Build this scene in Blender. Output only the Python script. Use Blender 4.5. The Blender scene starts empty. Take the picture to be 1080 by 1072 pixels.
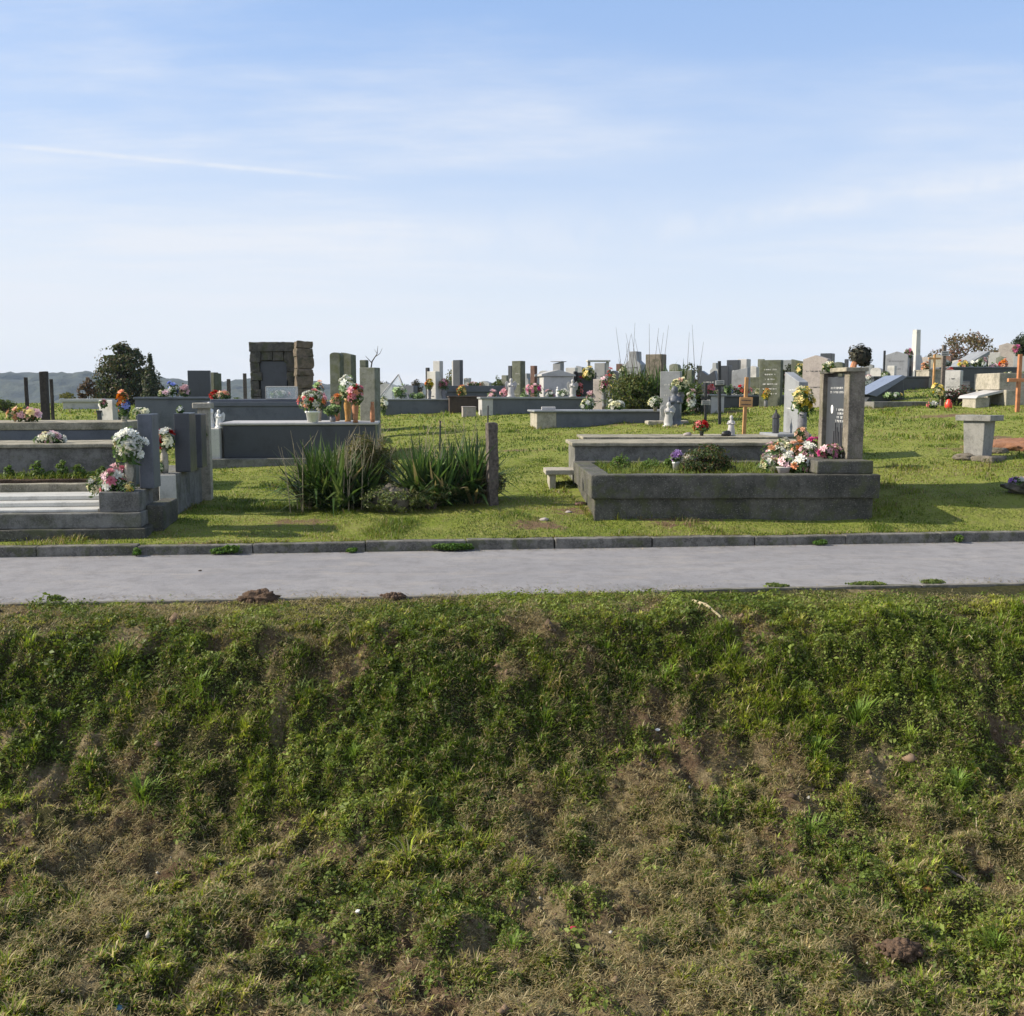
import bpy, bmesh, math, random
import numpy as np
from mathutils import Vector, Matrix, noise as mnoise

rnd = random.Random(7)
rng = np.random.default_rng(11)
sc = bpy.context.scene
COL = sc.collection
R = math.radians
TH = R(6.0)                       # the path and the graves run six degrees off the view
CT, ST = math.cos(TH), math.sin(TH)
CAMZ = 1.5
F = 1080.0
PITCH = math.atan(121 / F)
CP, SP = math.cos(PITCH), math.sin(PITCH)

# ------------------------------------------------------------------ measuring helpers
def P(px, py, Y):
    xc, yc = (px - 540) / F, (536 - py) / F
    d = Vector((xc, CP + yc * SP, -SP + yc * CP))
    t = Y / d.y
    return Vector((d.x * t, Y, CAMZ + d.z * t))
def uv2xy(u, v): return u * CT - v * ST, u * ST + v * CT
def xy2uv(x, y): return x * CT + y * ST, -x * ST + y * CT

# ------------------------------------------------------------------ noise
def _h(ix, iy, s):
    n = (ix.astype(np.int64) * 374761393 + iy.astype(np.int64) * 668265263 + s * 974711) & 0x7fffffff
    n = ((n ^ (n >> 13)) * 1274126177) & 0x7fffffff
    return ((n ^ (n >> 16)) & 0xffff) / 65535.0
def vn(x, y, s=0):
    x = np.asarray(x, float); y = np.asarray(y, float)
    ix = np.floor(x); iy = np.floor(y); fx = x - ix; fy = y - iy
    fx = fx * fx * (3 - 2 * fx); fy = fy * fy * (3 - 2 * fy)
    ix = ix.astype(np.int64); iy = iy.astype(np.int64)
    a = _h(ix, iy, s); b = _h(ix + 1, iy, s); c = _h(ix, iy + 1, s); d = _h(ix + 1, iy + 1, s)
    return (a + (b - a) * fx) * (1 - fy) + (c + (d - c) * fx) * fy
def fbm(x, y, o=4, s=0, g=.5):
    t = 0; a = 1; n = 0
    for k in range(o):
        t = t + a * vn(x * 2 ** k + 17.3 * k, y * 2 ** k - 9.1 * k, s + k); n += a; a *= g
    return t / n
def sstep(a, b, x):
    t = np.clip((x - a) / (b - a), 0, 1); return t * t * (3 - 2 * t)

# ------------------------------------------------------------------ terrain
VN, VF = 7.52, 9.74               # near edge of the path, foot of the far kerb (v)
KW = .13                          # kerb width
_tx = np.array([(p - 540) / F for p in (-300, 0, 300, 540, 760, 900, 1080, 1500)])
_d = np.array([9.0, 10, 13, 18, 22, 27, 32, 40, 60])
_Z = np.array([
    [.10, .13, .18, .24, .33, .46, .55, .68, .80],
    [.10, .13, .18, .25, .35, .50, .60, .75, .90],
    [.10, .14, .20, .27, .40, .60, .75, .90, 1.02],
    [.10, .16, .32, .57, .75, .96, 1.10, 1.20, 1.25],
    [.10, .18, .42, .76, .96, 1.14, 1.30, 1.45, 1.50],
    [.10, .20, .50, .92, 1.14, 1.42, 1.62, 1.82, 1.9],
    [.10, .22, .60, 1.06, 1.32, 1.70, 2.02, 2.40, 2.7],
    [.12, .30, .85, 1.5, 1.9, 2.4, 2.9, 3.3, 3.6]])
_ft = np.linspace(-.8, .9, 240); _fd = np.linspace(9, 60, 320)
_A = np.array([np.interp(_fd, _d, r) for r in _Z])
_A = np.array([np.interp(_ft, _tx, _A[:, j]) for j in range(320)]).T
for _ in range(3):
    k = np.ones(15) / 15
    _A = np.apply_along_axis(lambda r: np.convolve(np.pad(r, 7, mode='edge'), k, 'valid'), 0, _A)
    _A = np.apply_along_axis(lambda r: np.convolve(np.pad(r, 7, mode='edge'), k, 'valid'), 1, _A)
def Tz(x, y):
    x = np.asarray(x, float); y = np.asarray(y, float)
    yy = np.maximum(y, 5)
    a = np.clip((x / yy + .8) / 1.7 * 239, 0, 238.999); b = np.clip((yy - 9) / 51 * 319, 0, 318.999)
    i = a.astype(int); j = b.astype(int); fa = a - i; fb = b - j
    z = (_A[i, j] * (1 - fa) + _A[i + 1, j] * fa) * (1 - fb) + (_A[i, j + 1] * (1 - fa) + _A[i + 1, j + 1] * fa) * fb
    far = np.maximum(y - 60, 0)
    z = z - 20 * (1 - np.exp(-far * .0035))
    u, v = xy2uv(x, y)
    z = .092 + (z - .092) * sstep(VF + KW, VF + KW + .9, v)
    z = z + (fbm(x * 1.3, y * 1.3, 3, 5) - .5) * .07 * sstep(VF + KW, VF + KW + .6, v)
    return z
_bs = np.array([-1, 0, .58, .80, 1.0, 1.32, 1.68, 2.04, 2.5, 3.2, 4.2, 6.0, 12])
_bz = np.array([-.005, -.005, -.035, -.09, -.23, -.49, -.76, -.93, -1.02, -1.09, -1.12, -1.12, -1.12])
def bank_soil(x, y):               # 1 = bare soil or dead mowings, 0 = thick green
    u, v = xy2uv(x, y); s = VN - v
    g = fbm(x * 1.9 + 3, y * 2.3 + 8, 4, 21)
    g2 = fbm(x * 6.3, y * 6.3, 3, 33)
    trend = .055 * sstep(1.7, 2.8, s) - .05 * np.exp(-((s - .95) / .5) ** 2) - .03 * np.exp(-((s - .28) / .25) ** 2) + .05 * np.exp(-((s - .72) / .15) ** 2)
    trend = trend - .09 * sstep(.5, 3.5, x) * np.exp(-((s - .8) / .7) ** 2)
    return sstep(.455, .66, g * .55 + g2 * .45 + trend)
def Bz(x, y):
    x = np.asarray(x, float); y = np.asarray(y, float)
    u, v = xy2uv(x, y); s = VN - v
    warp = (fbm(u * .55, v * .55, 2, 55) - .5) * .5 * sstep(.55, 1.1, s)
    z = np.interp(s + warp, _bs, _bz)
    k = sstep(.4, .95, s)
    z = z + (fbm(x * 1.9, y * 1.9, 3, 61) - .5) * .14 * k
    z = z + (fbm(x * 5.5, y * 5.5, 3, 71) - .5) * (.022 + .12 * k)
    z = z + (fbm(x * 15, y * 15, 2, 81) - .5) * (.014 + .10 * k)
    z = z - .02 * bank_soil(x, y) * k
    return z
def Gz(x, y):
    v = xy2uv(x, y)[1]
    if v > VF: return float(Tz(x, y))
    if v > VN: return 0.0
    return float(Bz(x, y))
def G(px, py):                     # where the ray through a point of the photo meets the ground
    a = P(px, py, 3.0); prev = None
    Y = 3.0
    while Y < 90:
        p = P(px, py, Y)
        if p.z < Gz(p.x, p.y): break
        Y += .03
    return p

# ------------------------------------------------------------------ objects
def obj(name, bm, mat, parent=None, smooth=False):
    if isinstance(bm, bpy.types.Mesh): me = bm
    else:
        me = bpy.data.meshes.new(name); bm.normal_update(); bm.to_mesh(me); bm.free()
    if mat is not None and len(me.materials) == 0: me.materials.append(mat)
    if smooth: me.polygons.foreach_set('use_smooth', [True] * len(me.polygons))
    o = bpy.data.objects.new(name, me); COL.objects.link(o); o.parent = parent
    return o
def tag(o, label=None, cat=None, group=None, kind=None):
    if label: o['label'] = label
    if cat: o['category'] = cat
    if group: o['group'] = group
    if kind: o['kind'] = kind
    return o
def thing(name, label, cat, loc, rz=TH, group=None):
    o = bpy.data.objects.new(name, None); COL.objects.link(o)
    o.empty_display_size = .1
    o.location = loc; o.rotation_euler = (0, 0, rz)
    return tag(o, label, cat, group)
def struct(name, bm, mat, smooth=False):
    return tag(obj(name, bm, mat, None, smooth), kind='structure')
def new(): return bmesh.new()
def box(bm, x0, x1, y0, y1, z0, z1, bev=.006, tx=0, ty=0, cuts=0, amp=0, seed=0):
    """box with chamfered edges; tx, ty draw the top in; cuts and amp roughen it"""
    b = bmesh.new()
    vs = [b.verts.new(c) for c in ((x0, y0, z0), (x1, y0, z0), (x1, y1, z0), (x0, y1, z0),
          (x0 + tx, y0 + ty, z1), (x1 - tx, y0 + ty, z1), (x1 - tx, y1 - ty, z1), (x0 + tx, y1 - ty, z1))]
    for f in ((0, 3, 2, 1), (4, 5, 6, 7), (0, 1, 5, 4), (1, 2, 6, 5), (2, 3, 7, 6), (3, 0, 4, 7)):
        b.faces.new([vs[i] for i in f])
    if cuts:
        L = max(x1 - x0, y1 - y0, z1 - z0)
        for ax in range(3):
            ln = (x1 - x0, y1 - y0, z1 - z0)[ax]
            n = int(ln / L * cuts)
            lo = (x0, y0, z0)[ax]
            for k in range(1, n + 1):
                co = [0, 0, 0]; co[ax] = lo + ln * k / (n + 1); no = [0, 0, 0]; no[ax] = 1
                bmesh.ops.bisect_plane(b, geom=b.verts[:] + b.edges[:] + b.faces[:], plane_co=co, plane_no=no)
        b.normal_update()
        es = [e for e in b.edges if len(e.link_faces) == 2 and e.calc_face_angle(0) > .8]
        if bev: bmesh.ops.bevel(b, geom=es, offset=bev, segments=2, affect='EDGES', profile=.6)
        for v in b.verts:
            q = v.co * 5 + Vector((seed * 3.1, seed, 0)); q2 = v.co * 17 + Vector((seed, 0, seed))
            v.co += (mnoise.noise_vector(q) * .7 + mnoise.noise_vector(q2) * .5) * amp
    elif bev:
        bmesh.ops.bevel(b, geom=b.edges[:], offset=min(bev, .3 * min(x1 - x0, y1 - y0, z1 - z0)), segments=1, affect='EDGES')
    me = bpy.data.meshes.new('t'); b.to_mesh(me); b.free(); bm.from_mesh(me); bpy.data.meshes.remove(me)
    return bm
def prism(bm, pts, a0, a1, axis='x', bev=.005):
    """polygon pts (p, z) pushed along axis from a0 to a1"""
    b = bmesh.new()
    mk = (lambda a, p: (a, p[0], p[1])) if axis == 'x' else (lambda a, p: (p[0], a, p[1]))
    A = [b.verts.new(mk(a0, p)) for p in pts]; B = [b.verts.new(mk(a1, p)) for p in pts]
    b.faces.new(A); b.faces.new(B[::-1])
    n = len(pts)
    for i in range(n): b.faces.new((A[i], B[i], B[(i + 1) % n], A[(i + 1) % n]))
    bmesh.ops.recalc_face_normals(b, faces=b.faces[:])
    if bev: bmesh.ops.bevel(b, geom=b.edges[:], offset=bev, segments=1, affect='EDGES')
    me = bpy.data.meshes.new('t'); b.to_mesh(me); b.free(); bm.from_mesh(me); bpy.data.meshes.remove(me)
    return bm
def lathe(bm, prof, seg=16, c=(0, 0, 0)):
    rings = []
    for r, z in prof:
        rings.append([bm.verts.new((c[0] + r * math.cos(2 * math.pi * k / seg), c[1] + r * math.sin(2 * math.pi * k / seg), c[2] + z)) for k in range(seg)])
    for a, b in zip(rings, rings[1:]):
        for k in range(seg): bm.faces.new((a[k], a[(k + 1) % seg], b[(k + 1) % seg], b[k]))
    bm.faces.new(rings[0][::-1]); bm.faces.new(rings[-1])
    return bm
def tube(bm, pts, rs, seg=7):
    rings = []
    n = len(pts); pts = [Vector(p) for p in pts]
    for i, p in enumerate(pts):
        t = (pts[min(i + 1, n - 1)] - pts[max(i - 1, 0)]).normalized()
        a = t.cross(Vector((.3, .9, .1))).normalized(); b = t.cross(a)
        r = rs[i] if hasattr(rs, '__len__') else rs
        rings.append([bm.verts.new(p + (a * math.cos(2 * math.pi * k / seg) + b * math.sin(2 * math.pi * k / seg)) * r) for k in range(seg)])
    for a, b in zip(rings, rings[1:]):
        for k in range(seg): bm.faces.new((a[k], a[(k + 1) % seg], b[(k + 1) % seg], b[k]))
    bm.faces.new(rings[0][::-1]); bm.faces.new(rings[-1])
    return bm
def blob(bm, c, r, sub=3, amp=.25, fr=2.0, seed=0, flat=None):
    g = bmesh.ops.create_icosphere(bm, subdivisions=sub, radius=1)
    r = Vector(r) if hasattr(r, '__len__') else Vector((r, r, r))
    for v in g['verts']:
        n = v.co.copy()
        k = 1 + amp * mnoise.noise(n * fr + Vector((seed, seed * 2, 0))) + amp * .5 * mnoise.noise(n * fr * 3 + Vector((0, seed, 0)))
        v.co = Vector((n.x * r.x * k, n.y * r.y * k, n.z * r.z * k)) + Vector(c)
        if flat is not None: v.co.z = max(v.co.z, flat)
    return bm
def raw_mesh(name, V, faces_idx, counts, col=None):
    me = bpy.data.meshes.new(name)
    me.vertices.add(len(V)); me.vertices.foreach_set('co', V.astype(np.float32).ravel())
    me.loops.add(len(faces_idx)); me.loops.foreach_set('vertex_index', faces_idx.astype(np.int32))
    me.polygons.add(len(counts))
    st = np.concatenate(([0], np.cumsum(counts)[:-1])).astype(np.int32)
    me.polygons.foreach_set('loop_start', st)
    me.update(calc_edges=True)
    if col is not None:
        a = me.attributes.new('Col', 'FLOAT_COLOR', 'POINT')
        c = np.ones((len(V), 4), np.float32); c[:, :3] = col
        a.data.foreach_set('color', c.ravel())
    return me
def blades(name, pos, ang, h, w, bend, col, tilt=0.0):
    """N curved blades of five points each"""
    N = len(pos); ca, sa = np.cos(ang), np.sin(ang)
    D = np.stack([ca, sa, 0 * ca], 1); S = np.stack([-sa, ca, 0 * ca], 1)
    up = np.array([0, 0, 1.0])
    h = h[:, None]; w = w[:, None]; bd = bend[:, None]; tl = (tilt + 0 * h) if np.isscalar(tilt) else tilt[:, None]
    d0 = up * np.cos(tl) + D * np.sin(tl)
    m = pos + d0 * h * .55 + D * h * bd * .15
    d1 = up * np.cos(tl + bd) + D * np.sin(tl + bd)
    t = m + d1 * h * .5
    V = np.stack([pos - S * w * .5, pos + S * w * .5, m - S * w * .45, m + S * w * .45, t], 1).reshape(-1, 3)
    b = np.arange(N)[:, None] * 5
    fi = (b + np.array([0, 1, 3, 2, 2, 3, 4])).ravel()
    return raw_mesh(name, V, fi, np.tile([4, 3], N), np.repeat(col, 5, 0))
def leaves(name, c, nrm, size, col, aspect=.5):
    """N leaf-shaped pairs of triangles, folded along the midrib"""
    N = len(c); nrm = nrm / np.linalg.norm(nrm, axis=1, keepdims=True)
    r = rng.normal(size=(N, 3)); a = np.cross(nrm, r); a /= np.linalg.norm(a, axis=1, keepdims=True) + 1e-9
    b = np.cross(nrm, a); s = size[:, None]
    V = np.stack([c - a * s * .5, c + b * s * aspect * .5 + nrm * s * .1, c + a * s * .55, c - b * s * aspect * .5 + nrm * s * .1], 1).reshape(-1, 3)
    k = np.arange(N)[:, None] * 4
    fi = (k + np.array([0, 1, 2, 0, 2, 3])).ravel()
    return raw_mesh(name, V, fi, np.tile([3, 3], N), np.repeat(col, 4, 0))
def pick(cols, n, var=.15):
    cols = np.array(cols); i = rng.integers(0, len(cols), n)
    return cols[i] * (1 + rng.normal(0, var, (n, 1)))* (1 + rng.normal(0, var * .3, (n, 3)))
def clipc(c): return np.clip(c, .004, .9)

# ------------------------------------------------------------------ materials
_m = {}
def nt_mat(name):
    m = bpy.data.materials.new(name); m.use_nodes = True
    nt = m.node_tree; nt.nodes.clear()
    out = nt.nodes.new('ShaderNodeOutputMaterial'); b = nt.nodes.new('ShaderNodeBsdfPrincipled')
    nt.links.new(b.outputs[0], out.inputs[0])
    return m, nt, b, out
def NZ(nt, scale, detail=4, rough=.6, vec=None, mul=None):
    if vec is None:
        g = nt.nodes.get('Geo') or nt.nodes.new('ShaderNodeNewGeometry'); g.name = 'Geo'; vec = g.outputs['Position']
    if mul:
        mm = nt.nodes.new('ShaderNodeVectorMath'); mm.operation = 'MULTIPLY'; nt.links.new(vec, mm.inputs[0]); mm.inputs[1].default_value = mul; vec = mm.outputs[0]
    n = nt.nodes.new('ShaderNodeTexNoise'); n.inputs['Scale'].default_value = scale; n.inputs['Detail'].default_value = detail
    n.inputs['Roughness'].default_value = rough; nt.links.new(vec, n.inputs['Vector'])
    return n.outputs['Fac']
def RAMP(nt, fac, a, b, c0=0.0, c1=1.0):
    r = nt.nodes.new('ShaderNodeMapRange'); r.clamp = True; r.interpolation_type = 'SMOOTHSTEP'
    nt.links.new(fac, r.inputs[0]); r.inputs[1].default_value = a; r.inputs[2].default_value = b
    r.inputs[3].default_value = c0; r.inputs[4].default_value = c1
    return r.outputs[0]
def MIX(nt, fac, a, b, mode='MIX'):
    n = nt.nodes.new('ShaderNodeMix'); n.data_type = 'RGBA'; n.blend_type = mode
    if isinstance(fac, (int, float)): n.inputs[0].default_value = fac
    else: nt.links.new(fac, n.inputs[0])
    for s, v in ((6, a), (7, b)):
        if isinstance(v, tuple): n.inputs[s].default_value = (*v, 1) if len(v) == 3 else v
        else: nt.links.new(v, n.inputs[s])
    return n.outputs[2]
def MATH(nt, op, a, b=None):
    n = nt.nodes.new('ShaderNodeMath'); n.operation = op
    for i, v in enumerate((a, b)):
        if v is None: continue
        if isinstance(v, (int, float)): n.inputs[i].default_value = v
        else: nt.links.new(v, n.inputs[i])
    return n.outputs[0]
def BUMP(nt, b, h, dist=.01, st=.6):
    n = nt.nodes.new('ShaderNodeBump'); n.inputs['Distance'].default_value = dist; n.inputs['Strength'].default_value = st
    nt.links.new(h, n.inputs['Height']); nt.links.new(n.outputs[0], b.inputs['Normal'])
def stone(name, c, dark=None, amount=.5, rough=.85, bump=.004, speck=0, moss=0, streak=.35, scale=3.0, spec=.3):
    if name in _m: return _m[name]
    m, nt, b, out = nt_mat(name)
    c = tuple(c); dark = dark or tuple(x * .4 for x in c)
    big = NZ(nt, scale, 6, .65)
    col = MIX(nt, RAMP(nt, big, .62 - amount * .35, .72 - amount * .1), c, dark)
    if streak:
        st = NZ(nt, 9, 3, .6, mul=(1, 1, .12))
        col = MIX(nt, RAMP(nt, st, .5, .75, 0, streak), col, tuple(x * .75 for x in dark))
    mid = NZ(nt, 14, 5, .75)
    col = MIX(nt, RAMP(nt, mid, .42, .68, 0, .65 if rough > .6 else .15), col, tuple(x * .8 for x in dark))
    fine = NZ(nt, 60, 3, .7)
    col = MIX(nt, RAMP(nt, fine, .35, .7, 0, .35), col, tuple(min(1, x * 1.35) for x in c))
    if speck:
        vo = nt.nodes.new('ShaderNodeTexVoronoi'); vo.inputs['Scale'].default_value = 45
        g = nt.nodes.get('Geo'); nt.links.new(g.outputs['Position'], vo.inputs['Vector'])
        col = MIX(nt, RAMP(nt, vo.outputs['Distance'], .12, .28, speck, 0), col, (.5, .5, .42))
    if moss:
        mo = NZ(nt, 5, 5, .7)
        col = MIX(nt, RAMP(nt, mo, .5, .62, 0, moss), col, (.075, .085, .03))
    nt.links.new(col, b.inputs['Base Color'])
    b.inputs['Roughness'].default_value = rough; b.inputs['Specular IOR Level'].default_value = spec
    BUMP(nt, b, MATH(nt, 'ADD', MATH(nt, 'MULTIPLY', fine, .6), big), bump, .9)
    _m[name] = m; return m
def plain(name, c, rough=.6, var=.15, metal=0, spec=.4, nscale=20, bump=.001, emit=None):
    if name in _m: return _m[name]
    m, nt, b, out = nt_mat(name)
    n = NZ(nt, nscale, 4, .6)
    col = MIX(nt, RAMP(nt, n, .3, .7), tuple(x * (1 - var) for x in c), tuple(min(1, x * (1 + var)) for x in c))
    oi = nt.nodes.new('ShaderNodeObjectInfo')
    hs = nt.nodes.new('ShaderNodeHueSaturation'); nt.links.new(col, hs.inputs['Color'])
    nt.links.new(RAMP(nt, oi.outputs['Random'], 0, 1, .8, 1.15), hs.inputs['Value'])
    nt.links.new(hs.outputs[0], b.inputs['Base Color'])
    b.inputs['Roughness'].default_value = rough; b.inputs['Metallic'].default_value = metal; b.inputs['Specular IOR Level'].default_value = spec
    if bump: BUMP(nt, b, n, bump, .6)
    _m[name] = m; return m
def leafmat(name, trans=.35, rough=.55, tint=(1, 1, 1)):
    if name in _m: return _m[name]
    m, nt, b, out = nt_mat(name)
    a = nt.nodes.new('ShaderNodeAttribute'); a.attribute_name = 'Col'
    col = MIX(nt, 1.0, a.outputs['Color'], tint, 'MULTIPLY')
    nt.links.new(col, b.inputs['Base Color']); b.inputs['Roughness'].default_value = rough; b.inputs['Specular IOR Level'].default_value = .25
    tr = nt.nodes.new('ShaderNodeBsdfTranslucent'); nt.links.new(MIX(nt, 1.0, col, (1.25, 1.2, .7), 'MULTIPLY'), tr.inputs[0])
    mx = nt.nodes.new('ShaderNodeMixShader'); mx.inputs[0].default_value = trans
    nt.links.new(b.outputs[0], mx.inputs[1]); nt.links.new(tr.outputs[0], mx.inputs[2]); nt.links.new(mx.outputs[0], out.inputs[0])
    _m[name] = m; return m
def petalmat(name, c):
    if name in _m: return _m[name]
    m, nt, b, out = nt_mat(name)
    oi = nt.nodes.new('ShaderNodeObjectInfo')
    hs = nt.nodes.new('ShaderNodeHueSaturation'); hs.inputs['Color'].default_value = (*c, 1)
    nt.links.new(RAMP(nt, oi.outputs['Random'], 0, 1, .72, 1.12), hs.inputs['Value'])
    nt.links.new(RAMP(nt, oi.outputs['Random'], 0, 1, 1.15, .7), hs.inputs['Saturation'])
    nt.links.new(hs.outputs[0], b.inputs['Base Color']); b.inputs['Roughness'].default_value = .7
    tr = nt.nodes.new('ShaderNodeBsdfTranslucent'); nt.links.new(hs.outputs[0], tr.inputs[0])
    mx = nt.nodes.new('ShaderNodeMixShader'); mx.inputs[0].default_value = .3
    nt.links.new(b.outputs[0], mx.inputs[1]); nt.links.new(tr.outputs[0], mx.inputs[2]); nt.links.new(mx.outputs[0], out.inputs[0])
    _m[name] = m; return m

M = dict(
    conc=stone('concrete_pale', (.36, .33, .27), (.17, .16, .13), .4, speck=.2, moss=.15),
    cgrey=stone('concrete_grey', (.185, .18, .165), (.07, .068, .06), .55, speck=.15, moss=.3, streak=.55, bump=.006),
    cdark=stone('concrete_weathered', (.105, .10, .085), (.035, .035, .029), .6, speck=.22, moss=.55, scale=2.2, streak=.6, bump=.008),
    ctop=stone('concrete_lichened', (.32, .29, .22), (.13, .12, .09), .5, speck=.35, moss=.3),
    gdark=stone('granite_dark', (.045, .05, .058), (.03, .032, .038), .4, .35, .0005, streak=.1, spec=.5),
    gblue=stone('granite_blue_grey', (.10, .11, .13), (.06, .067, .08), .4, .5, .001, streak=.2, spec=.4),
    ggrey=stone('granite_grey', (.24, .25, .26), (.16, .165, .17), .4, .5, .001, streak=.15, spec=.4),
    marble=stone('marble_white', (.50, .49, .45), (.33, .32, .29), .35, .45, .0005, streak=.15, spec=.4),
    brown=stone('stone_brown', (.075, .055, .045), (.04, .03, .027), .4, .8, .003),
    mgrey=stone('marble_grey', (.42, .41, .40), (.27, .265, .26), .4, .5, .001, streak=.15),
    pinkish=stone('stone_pinkish', (.34, .30, .28), (.25, .22, .21), .4, .7, .002, streak=.15),
    monu=stone('monument_stone', (.115, .105, .09), (.045, .045, .038), .6, .95, .02, moss=.5, scale=6),
    rock=stone('rough_stone', (.19, .165, .13), (.075, .07, .06), .55, .95, .02, moss=.35, scale=5),
    reddish=stone('stone_reddish', (.15, .085, .065), (.08, .05, .042), .4, .8, .003),
    mossgrey=stone('stone_moss_grey', (.20, .205, .175), (.10, .11, .08), .5, .9, .003, moss=.4),
    green=stone('stone_mossy', (.12, .13, .10), (.06, .065, .045), .5, .9, .003, moss=.6),
    wood=plain('raw_pine', (.50, .27, .11), .7, .2, nscale=8),
    worange=plain('stained_wood_orange', (.48, .20, .09), .65, .2, nscale=8),
    wgrey=plain('weathered_wood', (.12, .10, .085), .9, .4, nscale=30, bump=.01),
    wdark=plain('dark_wood', (.035, .028, .025), .8, .3),
    iron=plain('dark_iron', (.03, .03, .032), .6, .3),
    white=plain('white_ceramic', (.72, .72, .70), .4, .08),
    vgrey=plain('grey_ceramic', (.16, .16, .17), .45, .25),
    terra=plain('terracotta', (.42, .19, .10), .8, .2),
    amber=plain('amber_glaze', (.42, .22, .06), .4, .2),
    black=plain('black_stone', (.012, .012, .014), .4, .2),
    redglass=plain('red_plastic', (.62, .05, .03), .35, .1),
    deepred=plain('dark_red_paper', (.28, .02, .04), .8, .3),
    blue=plain('blue_plastic', (.07, .20, .34), .5, .1),
    teal=plain('teal_cloth', (.18, .42, .42), .8, .2),
    letter=plain('pale_lettering', (.55, .55, .53), .6, .1),
    letterd=plain('dark_lettering', (.06, .06, .065), .6, .1),
    soil=stone('bare_soil', (.115, .075, .05), (.06, .04, .028), .5, 1, .03, streak=0, scale=9),
    clay=stone('orange_clay', (.30, .15, .085), (.18, .09, .055), .5, 1, .02, streak=0, scale=6),
    bark=plain('bark', (.09, .07, .055), .95, .4, nscale=30, bump=.01),
    dry=plain('dry_stalk', (.32, .27, .17), .9, .25),
    leaf=leafmat('leaf'),
)
PET = dict(white=(.80, .80, .72), cream=(.78, .74, .45), pink=(.78, .30, .36), palepink=(.80, .52, .55), red=(.62, .03, .03),
           orange=(.80, .28, .08), peach=(.78, .45, .28), yellow=(.80, .62, .10), violet=(.42, .22, .55), blue=(.20, .28, .75), magenta=(.62, .10, .28), green=(.40, .55, .25))
_fm = {}
def flower_mesh(col):
    if col in _fm: return _fm[col]
    bm = new(); r = random.Random(hash(col) % 99 if False else len(_fm) + 3)
    for lay, (n, rad, lift) in enumerate(((7, 1.0, .15), (6, .75, .55), (4, .42, .95))):
        for k in range(n):
            a = 2 * math.pi * (k + .5 * lay) / n + r.uniform(-.15, .15)
            ca, sa = math.cos(a), math.sin(a); w = .95 * rad * math.pi / n * 1.5
            R1 = rad * r.uniform(.85, 1.1)
            z1 = lift * .5 + r.uniform(-.05, .1)
            pts = [(0, 0, -.15), (R1 * .5, -w * .45, z1 * .7), (R1, -w * .25, z1 + .05), (R1 * 1.05, w * .25, z1 - .05), (R1 * .5, w * .45, z1 * .7)]
            bm.faces.new([bm.verts.new((p[0] * ca - p[1] * sa, p[0] * sa + p[1] * ca, p[2])) for p in pts])
    me = bpy.data.meshes.new('flower'); bm.to_mesh(me); bm.free(); me.materials.append(petalmat('petals_' + col, PET[col]))
    _fm[col] = me; return me
def bunch(root, cx, cy, z0, z1, w, cols, n, fr, foliage=True, dep=None, leafcols=((.06, .11, .03), (.09, .15, .05))):
    """flower heads over a core of leaves between heights z0 and z1, local to root"""
    r = rnd; dep = dep or w; zc = (z0 + z1) / 2; hh = (z1 - z0) / 2
    if foliage:
        N = int(90 + n * 9); d = rng.normal(size=(N, 3)); d /= np.linalg.norm(d, axis=1, keepdims=True)
        rad = rng.uniform(.2, .92, (N, 1))
        c = d * rad * np.array([w / 2, dep / 2, hh]) + np.array([cx, cy, zc - hh * .12])
        me = leaves('foliage', c, d + rng.normal(0, .5, (N, 3)) + np.array([0, 0, .4]), rng.uniform(.9, 1.7, N) * fr, clipc(pick(leafcols, N)), .45)
        obj('foliage', me, M['leaf'], root)
    ga = math.pi * (3 - 5 ** .5)
    for k in range(n):
        t = (k + .5) / n; zz = 1 - 1.55 * t; rr = math.sqrt(max(0, 1 - zz * zz)); a = ga * k + r.uniform(-.4, .4)
        d = Vector((rr * math.cos(a), rr * math.sin(a), zz))
        q = r.uniform(.68, 1.14) * (.82 + .36 * mnoise.noise(d * 1.7 + root.location * 3))
        o = obj('flower', flower_mesh(r.choice(cols)), None, root)
        o.location = (cx + d.x * q * (w / 2 - fr * .5), cy + d.y * q * (dep / 2 - fr * .5), zc + d.z * q * max(.2 * hh, hh - fr * .4))
        dd = (d + Vector((r.uniform(-.3, .3), r.uniform(-.5, .1), .3))).normalized()
        o.rotation_euler = dd.to_track_quat('Z', 'Y').to_euler()
        s = fr * r.uniform(.85, 1.4); o.scale = (s, s, s)
VASE = dict(
    urn=[(.3, 0), (.32, .06), (.16, .14), (.18, .22), (.42, .5), (.48, .72), (.40, .9), (.46, 1.0), (.38, 1.0), (.3, .85)],
    pot=[(.34, 0), (.44, .82), (.5, .84), (.5, 1), (.43, 1), (.4, .8)],
    jar=[(.38, 0), (.46, .2), (.42, .7), (.3, .86), (.34, 1), (.26, 1), (.25, .85)],
    tall=[(.38, 0), (.3, .1), (.36, .4), (.46, .7), (.34, .92), (.44, 1), (.34, 1), (.3, .9)])
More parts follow.
